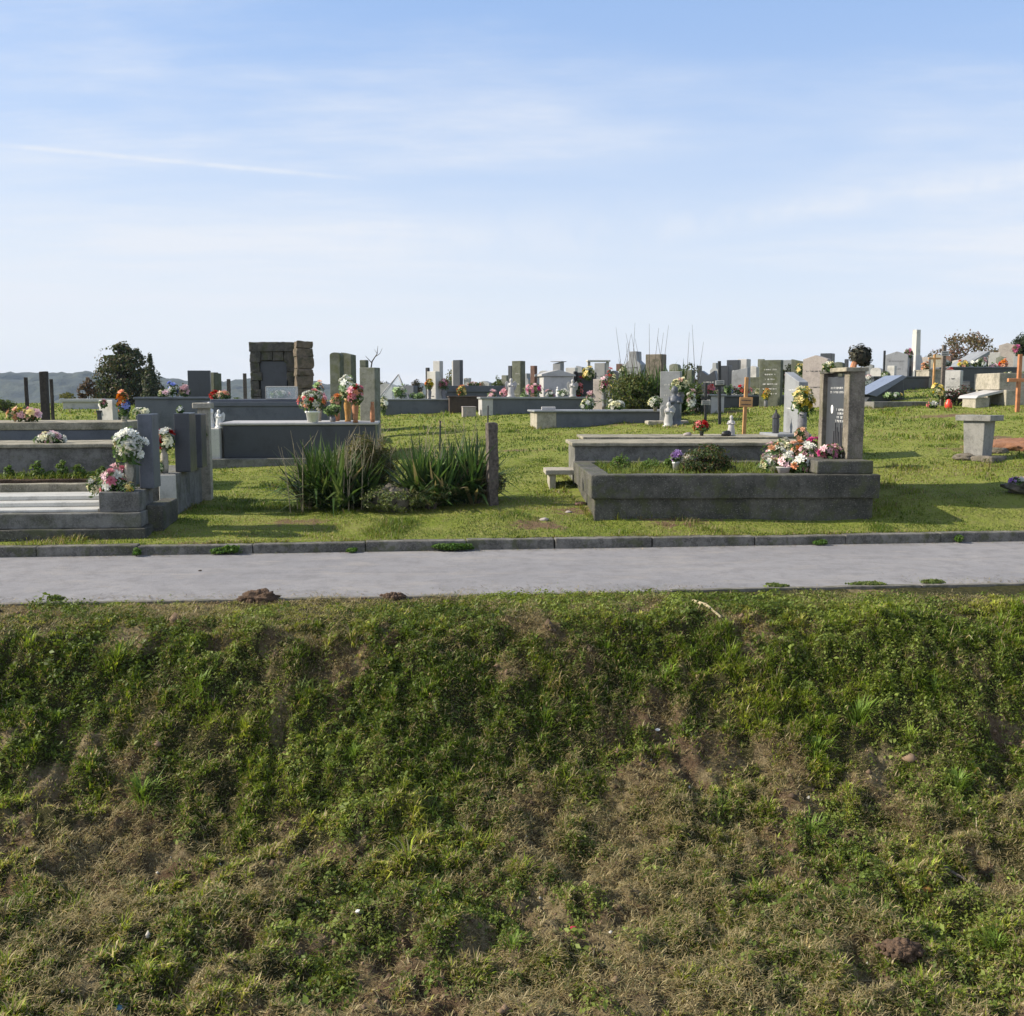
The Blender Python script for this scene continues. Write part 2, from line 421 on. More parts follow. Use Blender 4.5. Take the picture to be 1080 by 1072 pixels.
def flowers(label, px, pyb, pyt, wpx, Y, cols, n=14, vase=None, vfrac=.4, vmat='white', z=None, group=None, fr=None, name=None, cat=None, dep=None, vw=None):
    b = P(px, pyb, Y); t = P(px, pyt, Y); w = wpx / F * Y * 1.0
    z0 = b.z if z is None else z; H = t.z - z0
    name = name or ('flower_vase' if vase else 'flower_bouquet'); cat = cat or ('flower vase' if vase else 'flowers')
    o = thing(name, label, cat, (b.x, Y, z0), rnd.uniform(-.5, .5), group)
    f = fr or max(.03, min(.06, w * .17))
    if vase:
        vh = H * vfrac; vr = (vw / F * Y if vw else min(w * .5, vh * 1.0))
        bm = new(); lathe(bm, [(r * vr, zz * vh) for r, zz in VASE[vase]], 18)
        obj('vase' if vase != 'pot' else 'pot', bm, M[vmat], o, True)
        bunch(o, 0, 0, vh * .8, H, w, cols, n, f, dep=dep)
    else: bunch(o, 0, 0, -.02, H, w, cols, n, f, dep=dep)
    return o
# ================================================================== SETTING
def grid(us, vs, zf, col=None):
    U, V = np.meshgrid(us, vs, indexing='ij'); x = U * CT - V * ST; y = U * ST + V * CT
    z = zf(x, y); n, m = U.shape
    VV = np.stack([x, y, z], -1).reshape(-1, 3)
    i = (np.arange(n - 1)[:, None] * m + np.arange(m - 1)[None]).ravel()
    fi = np.stack([i, i + m, i + m + 1, i + 1], 1).ravel()
    me = raw_mesh('g', VV, fi, np.full(len(i), 4), None if col is None else np.repeat(col(x, y).reshape(-1, 1), 3, 1))
    return me
def spaced(a, b, d0, g):
    out = [a]; d = d0
    while out[-1] < b: out.append(out[-1] + d); d *= g
    return np.array(out)
def sym(inner, d0, outer, g):
    p = spaced(inner, outer, d0 * 2, g)
    return np.concatenate((-p[::-1], np.arange(-inner + d0, inner - d0 / 2, d0), p))

def lawn_soil(x, y):
    n = fbm(x * .55 + 40, y * .75, 4, 91)
    s = .7 * sstep(.70, .82, n)
    for cx, cy, r in ((.75, 11.1, .5), (6.6, 14.5, .8), (-2.3, 10.7, .6), (.3, 10.45, .5), (8.2, 19.5, 1.0), (-2.1, 12.7, .5)):
        s = np.maximum(s, .95 * np.exp(-(((x - cx) ** 2 + ((y - cy) * 1.6) ** 2) / r ** 2)) * (.6 + .5 * fbm(x * 5, y * 5, 3, 7)))
    u, v = xy2uv(x, y)
    s = np.maximum(s, .55 * np.exp(-((v - VF - KW) / .12) ** 2) * (fbm(x * 3, y * 3, 2, 12) > .45))
    return np.clip(s, 0, 1)
us = sym(11, .07, 900, 1.09)
vs = np.concatenate(([VF + KW * .45], spaced(VF + KW + .0, 2500, .06, 1.012)))
def zl(x, y):
    z = Tz(x, y); v = xy2uv(x, y)[1]
    return np.where(v < VF + KW - .001, -.1, z)
lawn = grid(us, vs, zl, lawn_soil)
m, nt, b, out = nt_mat('lawn_ground')
at = nt.nodes.new('ShaderNodeAttribute'); at.attribute_name = 'Col'
n1 = NZ(nt, 1.2, 5, .65); n2 = NZ(nt, 9, 5, .7); n3 = NZ(nt, 70, 3, .7)
g = MIX(nt, RAMP(nt, n1, .35, .65), (.18, .22, .038), (.23, .25, .062))
g = MIX(nt, RAMP(nt, n2, .45, .7, 0, .5), g, (.24, .21, .10))
so = MIX(nt, RAMP(nt, n3, .3, .7), (.12, .075, .045), (.22, .155, .10))
fac = MATH(nt, 'ADD', at.outputs['Fac'], RAMP(nt, n2, .35, .75, -.25, .25))
c = MIX(nt, RAMP(nt, fac, .35, .7), g, so)
nt.links.new(c, b.inputs['Base Color']); b.inputs['Roughness'].default_value = 1; b.inputs['Specular IOR Level'].default_value = .1
BUMP(nt, b, MATH(nt, 'ADD', n2, MATH(nt, 'MULTIPLY', n3, .5)), .05, .8)
struct('ground', lawn, m, True)

# path of old grey asphalt, its concrete edging and the raised kerb
def flat(u0, u1, v0, v1, z, du=1.0):
    us = np.arange(u0, u1 + du, du); vs = np.linspace(v0, v1, 6)
    return grid(us, vs, lambda x, y: z + 0 * x)
m, nt, b, out = nt_mat('asphalt')
n1 = NZ(nt, .5, 5, .6); n2 = NZ(nt, 5, 5, .65); n3 = NZ(nt, 160, 2, .8)
c = MIX(nt, RAMP(nt, n1, .35, .65), (.215, .213, .225), (.262, .256, .262))
c = MIX(nt, RAMP(nt, n2, .4, .7, 0, .75), c, (.165, .16, .165))
n5 = NZ(nt, 22, 4, .8); c = MIX(nt, RAMP(nt, n5, .5, .72, 0, .5), c, (.14, .13, .125))
n6 = NZ(nt, 1.7, 6, .7, mul=(1, 2, 1)); c = MIX(nt, RAMP(nt, n6, .52, .66, 0, .5), c, (.31, .285, .26))
c = MIX(nt, RAMP(nt, n3, .35, .7, 0, .45), c, (.36, .35, .35))
g = nt.nodes['Geo']
st = NZ(nt, 1.0, 4, .6, mul=(.5, 5, 1)); c = MIX(nt, RAMP(nt, st, .52, .7, 0, .35), c, (.31, .29, .27))
nt.links.new(c, b.inputs['Base Color']); b.inputs['Roughness'].default_value = .9; b.inputs['Specular IOR Level'].default_value = .2
BUMP(nt, b, MATH(nt, 'ADD', n3, MATH(nt, 'MULTIPLY', n2, 2)), .006, .8)
struct('path', flat(-45, 60, VN + .02, VF + .01, 0.0), m)
cr = random.Random(3)
bm = new(); u = -45.0
while u < 60:                                   # kerb stones butted with thin joints
    L = .98 + cr.uniform(-.12, .12); near = -7 < u < 9
    j = cr.uniform(.001, .006); dz = cr.uniform(-.012, .004); dv = cr.uniform(-.008, .008)
    box(bm, u + j, u + L - j, VF + dv, VF + KW + dv, -.12, .094 + dz, .012, cuts=8 if near else 0, amp=.006 if near else 0, seed=u)
    u += L
bm.transform(Matrix.Rotation(TH, 4, 'Z'))
struct('kerb', bm, stone('kerb_concrete', (.19, .18, .16), (.06, .057, .05), .65, speck=.2, moss=.6, scale=3.5, bump=.01))
bm = new(); u = -45.0
while u < 60:
    L = 1.0; near = -6 < u < 7; dz = cr.uniform(-.006, .006)
    box(bm, u + .004, u + L - .004, VN - .035, VN + .02, -.14, .012 + dz, .006, cuts=9 if near else 0, amp=.006 if near else 0, seed=u + 9)
    u += L
bm.transform(Matrix.Rotation(TH, 4, 'Z'))
struct('edging', bm, stone('edging_concrete', (.19, .175, .15), (.09, .085, .07), .5, speck=.1, moss=.5, scale=5, bump=.006))

# the bank below the path
us = sym(8, .028, 60, 1.25)
vs = VN - np.concatenate((np.arange(-.0, 3.9, .026), spaced(3.95, 9.5, .08, 1.2)))[::-1]
bank = grid(us, vs, Bz, bank_soil)
m, nt, b, out = nt_mat('bank_earth')
at = nt.nodes.new('ShaderNodeAttribute'); at.attribute_name = 'Col'
n1 = NZ(nt, 2.2, 5, .65); n2 = NZ(nt, 24, 5, .75); n3 = NZ(nt, 120, 3, .8)
so = MIX(nt, RAMP(nt, n2, .35, .65), (.10, .064, .04), (.20, .14, .085))
th = MIX(nt, RAMP(nt, n2, .3, .65), (.17, .14, .07), (.33, .27, .16))
lo = MIX(nt, RAMP(nt, n1, .42, .6), so, th)
gr = MIX(nt, RAMP(nt, n2, .35, .65), (.035, .036, .014), (.085, .08, .032))  # dark damp earth under the green, deepened to read as shade between tufts
c = MIX(nt, RAMP(nt, at.outputs['Fac'], .25, .7), gr, lo)
c = MIX(nt, RAMP(nt, n3, .55, .75, 0, .5), c, (.28, .25, .17))
nt.links.new(c, b.inputs['Base Color']); b.inputs['Roughness'].default_value = 1; b.inputs['Specular IOR Level'].default_value = .1
BUMP(nt, b, MATH(nt, 'ADD', n2, MATH(nt, 'MULTIPLY', n3, .4)), .05, 1.0)
struct('embankment', bank, m, True)
# the road at the foot of the bank, where the photographer stands
m2 = plain('road_asphalt', (.16, .16, .165), .9, .2, nscale=40)
struct('road', flat(-60, 60, -8, 2.6, -1.085), m2)

# far wooded hills beyond the plain
def hillz(x, y):
    a = x / np.maximum(y, 1)
    top = np.interp(a, [-.9, -.5, -.42, -.36, -.31, -.26, -.22, -.14, -.08, .05, .3, .9], [52, 45, 44, 37, 26, 27, 17, 15, 12, 5, 3, 2])
    ridge = np.exp(-((y - 1250) / 260) ** 2)
    lump = (fbm(x * .045, y * .03, 3, 3) - .5) * 17 + (fbm(x * .012, y * .012, 2, 4) - .5) * 10 + (fbm(x * .07, y * .004, 3, 6) - .5) * 13
    return -24 + (top * .62 + 22) * ridge + lump * np.minimum(1, ridge * 2)
me = grid(np.arange(-1500, 1300, 5.0), np.arange(860, 1400, 10.0), hillz)
m, nt, b, out = nt_mat('far_woods')
n1 = NZ(nt, .03, 5, .7); n2 = NZ(nt, .15, 4, .7)
c = MIX(nt, RAMP(nt, n1, .4, .6), (.02, .032, .022), (.045, .055, .028)); c = MIX(nt, RAMP(nt, n2, .45, .65, 0, .7), c, (.02, .03, .022))
nt.links.new(c, b.inputs['Base Color']); b.inputs['Roughness'].default_value = 1; BUMP(nt, b, n2, 3, 1)
struct('wooded_hills', me, m, False)

# ================================================================== GRASS (stuff)
GREENS = np.array([(.055, .095, .018), (.085, .13, .022), (.115, .16, .026), (.155, .195, .035), (.20, .22, .055)])
DRY = np.array([(.28, .22, .10), (.34, .28, .155), (.22, .175, .09), (.38, .32, .19)])
footprints = []                                    # (u0,u1,v0,v1) where graves stand: no grass grows there
def hidden(x, y, pad=0.0):
    u, v = xy2uv(x, y); k = np.zeros(len(x), bool)
    for a, b, c, d in footprints: k |= (u > a + pad) & (u < b - pad) & (v > c + pad) & (v < d - pad)
    return k
def make_lawn_grass():
    P_, A_, H_, W_, B_, C_ = [], [], [], [], [], []
    for y0, y1, dens, w, h in ((9.2, 12, 3900, .0055, .025), (12, 16, 1400, .009, .026), (16, 23, 430, .015, .03), (23, 34, 120, .026, .042), (34, 60, 26, .05, .055)):
        xw0, xw1 = -.62 * y1 - 1, .62 * y1 + 1
        n = int(dens * (y1 - y0) * (xw1 - xw0))
        x = rng.uniform(xw0, xw1, n); y = rng.uniform(y0, y1, n)
        u, v = xy2uv(x, y); soil = lawn_soil(x, y)
        cl = fbm(x * 2.6, y * 2.6, 3, 44); big = fbm(x * .5, y * .7, 3, 45)
        keep = (v > VF + KW * .75) & (np.abs(x / y) < .62) & (rng.uniform(size=n) > soil * .97) & ~hidden(x, y, .02)
        keep &= rng.uniform(size=n) < .35 + 1.2 * cl
        x, y, cl, big, soil = x[keep], y[keep], cl[keep], big[keep], soil[keep]; n = len(x)
        hh = h * (.45 + 1.5 * cl ** 1.5) * rng.uniform(.6, 1.35, n)
        gi = np.clip((big * 1.7 + cl * .8 - .1 + rng.normal(0, .22, n)) * 3.2, 0, 4).astype(int)
        c = GREENS[4 - gi] * np.array([1.52, 1.42, 1.1]); dr = rng.uniform(size=n) < .07 + .3 * sstep(.5, .75, 1 - big) + .3 * soil
        c[dr] = DRY[rng.integers(0, 4, dr.sum())] * .9
        c *= (1 + rng.normal(0, .14, (n, 1))) * (.72 + .56 * fbm(x * 1.1, y * 1.1, 3, 47))[:, None]
        hh = hh * (1 + 1.6 * sstep(.62, .75, fbm(x * 1.6, y * 1.6, 3, 49)))
        P_.append(np.stack([x, y, Tz(x, y) - .006], 1)); A_.append(rng.uniform(0, 6.283, n)); H_.append(hh)
        W_.append(w * rng.uniform(.7, 1.3, n)); B_.append(rng.uniform(.3, 1.5, n)); C_.append(c)
    cat = np.concatenate
    me = blades('grass', cat(P_), cat(A_), cat(H_), cat(W_), cat(B_), clipc(cat(C_)), rng.uniform(0, .5, sum(map(len, P_))))
    o = obj('lawn_grass', me, M['leaf']); tag(o, 'short sunlit green lawn growing between the graves', 'grass', kind='stuff')
def make_edge_growth():
    # longer untrimmed grass along the feet of the graves and the kerb, crumbs and clippings on the path
    X, Y, H = [], [], []
    for (a, b, c, d) in footprints:
        if c > 24: continue
        for (u0, u1, v0, v1) in ((a, b, c - .05, c - .01), (b + .01, b + .05, c, d), (a - .05, a - .01, c, d)):
            n = int(150 * max(u1 - u0, v1 - v0)); u = rng.uniform(u0, u1, n); v = rng.uniform(v0, v1, n); k = fbm(u * 3, v * 3, 3, 5) > .42
            x, y = uv2xy(u[k], v[k]); X.append(x); Y.append(y); H.append(rng.uniform(.03, .11, k.sum()) * (.4 + fbm(x * 2, y * 2, 2, 8)))
    u = rng.uniform(-6, 8, 3800); v = VF + KW + rng.uniform(-.03, .05, 3800); k = fbm(u * 2.2, v, 3, 15) > .46; x, y = uv2xy(u[k], v[k]); X.append(x); Y.append(y); H.append(rng.uniform(.02, .06, k.sum()))
    x = np.concatenate(X); y = np.concatenate(Y); h = np.concatenate(H); n = len(x)
    c = pick(GREENS[1:] * np.array([1.3, 1.2, 1.0]), n, .15); dr = rng.uniform(size=n) < .25; c[dr] = DRY[rng.integers(0, 4, dr.sum())]
    me = blades('grass', np.stack([x, y, np.maximum(Tz(x, y), .085) - .01], 1), rng.uniform(0, 6.283, n), h, rng.uniform(.005, .01, n), rng.uniform(.3, 1.5, n), clipc(c), rng.uniform(0, .8, n))
    tag(obj('edge_grass', me, M['leaf']), 'longer untrimmed grass along the feet of the graves and the kerb', 'grass', kind='stuff')
    u = rng.uniform(-6, 7, 5200); v = VN + .02 + np.minimum(np.abs(rng.normal(0, .16, 5200)), 2.1); far = rng.uniform(size=5200) < .3; v[far] = VF - np.abs(rng.normal(0, .07, far.sum())) - .01
    k = (fbm(u * 1.1, v * 3, 3, 25) > .47) | (rng.uniform(size=len(u)) < .08); x, y = uv2xy(u[k], v[k]); n = len(x)
    c = pick(DRY, n, .2) * .8; e = rng.uniform(size=n) < .45; c[e] = np.array([.11, .08, .055]) * rng.uniform(.6, 1.4, (e.sum(), 1)); e = rng.uniform(size=n) < .15; c[e] = (.12, .17, .04)
    me = blades('clippings', np.stack([x, y, np.full(n, .004)], 1), rng.uniform(0, 6.283, n), rng.uniform(.01, .045, n), rng.uniform(.002, .006, n), rng.uniform(-.1, .4, n), clipc(c), rng.uniform(1.2, 1.55, n))
    tag(obj('path_clippings', me, M['leaf']), 'dry clippings and crumbs of soil blown along both edges of the path', 'clippings', kind='stuff')
def make_bank_grass():
    # tufts
    def spots(n, y0=3.3, y1=7.6):
        y = np.sqrt(rng.uniform(y0 ** 2, y1 ** 2, n)); x = rng.uniform(-.6, .6, n) * y + rng.uniform(-1.25, 1.25, n)
        v = xy2uv(x, y)[1]; k = v < VN - .03
        return x[k], y[k]
    x, y = spots(66000)
    soil = bank_soil(x, y); s = VN - xy2uv(x, y)[1]
    cl = fbm(x * 3.3, y * 3.3, 3, 101); cl2 = .5 * fbm(x * 6, y * 6, 3, 103) + .5 * fbm(x * 14, y * 14, 2, 104)
    k = (rng.uniform(size=len(x)) < np.clip((1.08 - soil) * (.16 + 1.15 * sstep(.38, .6, cl2) + .6 * (1 - sstep(.45, .7, s))), 0, 1))
    x, y, soil, s, cl, cl2 = x[k], y[k], soil[k], s[k], cl[k], cl2[k]; n = len(x)
    tall = fbm(x * 1.1 + 9, y * 1.1, 3, 111)
    H = .82 * (.020 + .035 * sstep(.4, .8, tall) * sstep(.35, .8, s) + .05 * sstep(.4, .75, cl2)) * (1 - .35 * soil) * (.5 + .5 * sstep(.45, .85, s)) * rng.lognormal(0, .28, n) * (.8 + .2 * sstep(.45, .85, s))
    per = 16
    tone = fbm(x * 1.7, y * 1.7, 3, 131)
    tone = .6 * tone + .4 * fbm(x * 6 + 2, y * 6, 2, 133)
    gi = np.clip((tone * 2.3 - .42 + .18 * np.exp(-((s - 1.0) / .7) ** 2) - .12 * soil + rng.normal(0, .1, n)) * 4 - 2.4 * (1 - sstep(.5, .85, s)) - .5 * sstep(1.6, 2.4, s), 0, 4)
    an = rng.uniform(0, 6.283, n * per); ra = np.abs(rng.normal(0, .022, n * per)); X = np.repeat(x, per) + ra * np.cos(an); Y = np.repeat(y, per) + ra * np.sin(an)
    N = n * per
    ang = an + rng.normal(0, .5, N); h = np.repeat(H, per) * rng.uniform(.45, 1.05, N)
    g = np.clip(np.repeat(gi, per) + rng.normal(0, .55, N), 0, 4).astype(int)
    c = GREENS[4 - g] * np.array([1.62, 1.56, 1.05]); dr = rng.uniform(size=N) < .13 + .42 * np.repeat(soil, per) + .22 * np.repeat(sstep(1.5, 2.4, s), per)
    c[dr] = DRY[rng.integers(0, 4, dr.sum())] * 1.15; c *= (1 + rng.normal(0, .18, (N, 1))) * np.repeat(rng.lognormal(0, .2, n) * 1.0, per)[:, None]
    ex = [(150, 842, .13), (905, 765, .15), (372, 800, .09), (575, 765, .11), (300, 935, .08), (862, 790, .10), (60, 760, .07), (700, 720, .09), (1010, 835, .11), (210, 730, .08), (455, 860, .08), (760, 860, .09), (640, 690, .08), (985, 735, .08), (30, 950, .07), (1050, 1000, .08), (540, 1000, .06), (855, 880, .09), (130, 690, .07)]
    for (px, py, hh) in ex:
        q = G(px, py); m_ = int(rng.uniform(70, 130)); a_ = rng.uniform(0, 6.283, m_); r_ = np.abs(rng.normal(0, .05, m_))
        X = np.concatenate([X, q.x + r_ * np.cos(a_)]); Y = np.concatenate([Y, q.y + r_ * .7 * np.sin(a_)]); ang = np.concatenate([ang, a_]); ra = np.concatenate([ra, r_ * .4])
        h = np.concatenate([h, hh * rng.uniform(.6, 1.15, m_)]); c = np.concatenate([c, np.array([(.16, .25, .04)]) * rng.uniform(.7, 1.25, (m_, 1))]); H = np.append(H, [0.05]); N += m_
    wid = rng.uniform(.0035, .0075, N) * (1 + 2.2 * h)
    pos = np.stack([X, Y, Bz(X, Y) - .004], 1)
    me = blades('grass', pos, ang, h, wid, rng.uniform(.2, 1.6, N), clipc(c), .1 + ra * 22 * rng.uniform(.3, 1, N))
    o = obj('bank_grass', me, M['leaf']); tag(o, 'rough mown green grass tufts covering the bank below the path', 'grass', kind='stuff')
    # broadleaf weeds
    x, y = spots(30000); soil = bank_soil(x, y); s = VN - xy2uv(x, y)[1]
    cl = fbm(x * 1.5 + 77, y * 1.5, 3, 151)
    k = (cl + rng.normal(0, .06, len(cl)) > .47) & (soil < .8); x, y, cl, s = x[k], y[k], cl[k], s[k]; n = len(x); per = 20
    sz = rng.lognormal(0, .35, n) * .020
    a = rng.uniform(0, 6.283, n * per); r = np.sqrt(rng.uniform(size=n * per)) * np.repeat(sz, per) * 1.7
    X = np.repeat(x, per) + r * np.cos(a); Y = np.repeat(y, per) + r * np.sin(a)
    up = rng.uniform(0, 1, n * per) * np.repeat(sz, per) * 1.25
    nr = np.stack([np.cos(a) * .8, np.sin(a) * .8, np.full(len(a), .8)], 1) + rng.normal(0, .35, (n * per, 3))
    tone = np.repeat(fbm(x * 1.2, y * 1.2, 2, 161), per)
    c = np.where((tone > .5)[:, None], np.array([(.105, .15, .025)]), np.array([(.18, .23, .045)])) * (1 + rng.normal(0, .2, (n * per, 1)))
    me = leaves('weeds', np.stack([X, Y, Bz(X, Y) + up], 1), nr, np.repeat(sz, per) * rng.uniform(.4, .85, n * per), clipc(c), .6)
    o = obj('bank_weeds', me, M['leaf']); tag(o, 'low leafy green weeds spread through the grass of the bank', 'weeds', kind='stuff')
    # dead mowings lying on the slope
    x, y = spots(480000); soil = bank_soil(x, y); s = VN - xy2uv(x, y)[1]
    cl = fbm(x * 2.3 + 5, y * 2.3, 3, 171)
    k = rng.uniform(size=len(x)) < np.clip(.30 + .62 * soil * sstep(.34, .58, cl) + .6 * sstep(1.3, 2.4, s) * sstep(.34, .55, cl), 0, 1)
    x, y, cl = x[k], y[k], cl[k]; n = len(x)
    pile = sstep(.46, .66, cl) * .045
    c = DRY[rng.integers(0, 4, n)] * rng.uniform(.7, 1.5, (n, 1)) * np.array([1, 1, .95]); gr = rng.uniform(size=n) < .22
    c[gr] = np.array([.12, .13, .05]) * rng.uniform(.7, 1.2, (gr.sum(), 1))
    me = blades('mowings', np.stack([x, y, Bz(x, y) + rng.uniform(-.002, .006, n) + pile * rng.uniform(0, 1, n)], 1), rng.uniform(0, 6.283, n), rng.uniform(.012, .05, n),
                rng.uniform(.0018, .0045, n), rng.uniform(-.2, .9, n), clipc(c), rng.uniform(.7, 1.6, n))
    o = obj('dead_grass', me, M['leaf']); tag(o, 'dry grey and straw coloured cut grass lying over the bank', 'dead grass', kind='stuff')
    # crumbs of earth and small stones
    n = 9000; x, y = spots(n); k = rng.uniform(size=len(x)) < bank_soil(x, y) + .04; x, y = x[k], y[k]; n = len(x)
    o8 = np.array([(1, 0, 0), (0, 1, 0), (-1, 0, 0), (0, -1, 0), (0, 0, 1), (0, 0, -1.0)])
    r = rng.lognormal(0, .55, n) * .007
    V = np.stack([x, y, Bz(x, y) + r * .3], 1)[:, None] + o8[None] * r[:, None, None] * rng.uniform(.6, 1.3, (n, 6, 1))
    f = np.array([0, 1, 4, 1, 2, 4, 2, 3, 4, 3, 0, 4, 1, 0, 5, 2, 1, 5, 3, 2, 5, 0, 3, 5])
    fi = (np.arange(n)[:, None] * 6 + f).ravel()
    c = np.array([[.15, .105, .07]]) * rng.uniform(.5, 1.5, (n, 1)); li = rng.uniform(size=n) < .03; c[li] = (.45, .43, .38)
    me = raw_mesh('crumbs', V.reshape(-1, 3), fi, np.full(n * 8, 3), np.repeat(clipc(c), 6, 0))
    o = obj('earth_crumbs', me, leafmat('crumb', 0, 1)); tag(o, 'loose brown crumbs of earth and pebbles on the bare bank', 'soil', kind='stuff')
# ================================================================== BUILDERS
def ratio(px, py): p = P(px, py, 1.0); return p.x
def along(pxL, pxR, Y, py, a=TH):
    x0 = P(pxL, py, Y).x; r = ratio(pxR, py)
    return x0, (r * Y - x0) / (math.cos(a) - r * math.sin(a))
def base_under(x0, y0, L, W):
    return min(Gz(*[a + b for a, b in zip((x0, y0), uv2xy(u, v))]) for u in (0, L * .5, L) for v in (0, W * .5, W))
def tomb(label, pxL, pxR, Y, pyt, W, mat='cgrey', lid=.06, over=.035, lidmat=None, base=.0, basemat=None, basew=.08, steps=0, group=None,
         cat='tomb', name='tomb', rough=True, pyb=None, end=None, endmat='conc', foot=True, rz=TH):
    """a raised grave: footing, body, overhanging lid; end = a left end panel in the pale tone of a sunlit face"""
    x0, L = along(pxL, pxR, Y, pyt, rz); zt = P(pxL, pyt, Y).z
    zg = base_under(x0, Y, L, W) - .05
    o = thing(name, label, cat, (x0, Y, zg), rz, group); H = zt - zg
    near = Y < 14; amp = .006 if near else .0035; cuts = (26 if near else 10) if rough else 0
    bz = 0
    if base:
        bz = min(base + .05, H * .5)
        obj('footing', box(new(), -basew, L + basew, -basew, W + basew, 0, bz, .012, cuts=cuts, amp=amp if rough else 0, seed=Y), M[basemat or mat], o)
    top = H - lid
    e0 = .0
    if end:
        e0 = end; obj('lit_end_panel', box(new(), 0, end, .0, W, bz, top, .01), M[endmat], o)
    obj('body', box(new(), e0, L, (.012 if end else 0), W, bz, top, .01, cuts=cuts, amp=amp if rough else 0, seed=Y + pxL), M[mat], o)
    if lid:
        obj('lid', box(new(), -over, L + over, -over, W + over, top, H, .012, cuts=cuts, amp=amp * .8 if rough else 0, seed=Y + 5), M[lidmat or mat], o)
    for k in range(steps):
        s = .09 * (k + 1)
        obj('ledge', box(new(), s, L - s, s, W - s, H + .05 * k, H + .05 * (k + 1), .008), M[lidmat or mat], o)
    if foot:
        u, v = xy2uv(x0, Y); footprints.append((u, u + L, v, v + W))
    o['_L'] = L; o['_z'] = zg + H
    return o
def letters(bm, y0, y1, z0, z1, rows, x, r, h=.018):
    """rows of small raised characters on a face at local x, facing -x"""
    for k in range(rows):
        z = z1 - (k + .5) * (z1 - z0) / rows; y = y0 + r.uniform(0, .12) * (y1 - y0); ye = y1 - r.uniform(0, .15) * (y1 - y0)
        while y < ye:
            w = h * r.uniform(.35, .7)
            if r.random() < .82:
                box(bm, x - .003, x + .002, y, y + w * .3, z - h * .5, z + h * .5, 0)
                if r.random() < .7: box(bm, x - .003, x + .002, y + w * .3, y + w, z + r.choice((-h * .5, h * .3, -.1 * h)), z + r.choice((h * .45, h * .5)) if False else z + h * .5, 0)
            y += w + h * .25
def headstone(label, px, pyt, Y, w, t, style='flat', mat='ggrey', rz=TH, z=None, plinth=.0, plmat=None, rows=0, letmat='letter', group=None, name='headstone', cat='headstone', portrait=False, cap=None):
    p = P(px, pyt, Y); z0 = Gz(p.x, Y) - .04 if z is None else z; H = p.z - z0
    o = thing(name, label, cat, (p.x, Y, z0), rz, group); a, b = -t / 2, t / 2; h = w / 2; z1 = plinth
    if plinth: obj('plinth', box(new(), a - .06, b + .06, -h - .06, h + .06, 0, plinth, .01), M[plmat or mat], o)
    bm = new()
    if style == 'flat': box(bm, a, b, -h, h, z1, H, .01)
    else:
        s = dict(gable=[(-h, z1), (h, z1), (h, H - .16 * w), (0, H), (-h, H - .16 * w)],
                 slant=[(-h, z1), (h, z1), (h, H), (-h, H - .22 * w)],
                 slantr=[(-h, z1), (h, z1), (h, H - .22 * w), (-h, H)],
                 round=[(-h, z1), (h, z1)] + [(h * math.cos(k), H - h * .5 + h * .5 * math.sin(k)) for k in np.linspace(0, math.pi, 11)],
                 shoulder=[(-h, z1), (h, z1), (h, H * .8), (h * .5, H * .86), (h * .45, H), (-h * .45, H), (-h * .5, H * .86), (-h, H * .8)],
                 heart=[(-h * .6, z1), (h * .6, z1), (h, H * .7), (h * .7, H), (0, H * .88), (-h * .7, H), (-h, H * .7)])[style]
        prism(bm, s, a, b, 'x', .008)
    obj('slab', bm, M[mat], o)
    if cap: obj('cap', box(new(), a - .05, b + .05, -h - .05, h + .05, H, H + cap, .008), M[plmat or mat], o)
    if rows:
        bm = new(); letters(bm, -h * .7, h * .7, z1 + (H - z1) * .25, z1 + (H - z1) * .85, rows, a, random.Random(px), .03 if Y > 15 else .02)
        obj('inscription', bm, M[letmat], o)
    if portrait:
        bm = new(); g = bmesh.ops.create_uvsphere(bm, u_segments=14, v_segments=8, radius=.06)
        for v in g['verts']: v.co = Vector((a - .002 + v.co.x * .12, v.co.y * .75, H * .62 + v.co.z))
        obj('portrait', bm, M['white'], o)
    return o
def cross(label, px, pyt, pyb, Y, mat, th=.04, arm=None, armh=.75, plate=None, platemat=None, rz=R(0), lean=0, z=None, group=None, name='grave_cross', plw=.14, plh=.09, plat=.35):
    t = P(px, pyt, Y); b = P(px, pyb, Y); z0 = b.z if z is None else z; H = t.z - z0
    o = thing(name, label, 'cross' if name == 'grave_cross' else 'post', (b.x, Y, z0), rz, group)
    o.rotation_euler = (0, lean, rz)
    obj('upright', box(new(), -th / 2, th / 2, -th / 2, th / 2, -.08, H, .004), M[mat], o)
    if arm: obj('crossbar', box(new(), -arm / 2, arm / 2, -th * .55, th * .4, H * armh - th / 2, H * armh + th / 2, .004), M[mat], o)
    if plate:
        pl = obj('name_plate', box(new(), -plw / 2, plw / 2, -th * .5 - .022, -th * .5 - .004, H * plat - plh / 2, H * plat + plh / 2, .003), M[plate], o)
        bm = new(); r = random.Random(px)
        for k in range(2):
            z = H * plat + plh * (.18 - .42 * k); x = -plw * .36
            while x < plw * .34:
                w = r.uniform(.006, .012); box(bm, x, x + w, -th * .5 - .026, -th * .5 - .02, z - .009, z + .009, 0); x += w + .006
        obj('inscription', bm, M['letterd'], pl)
    return o
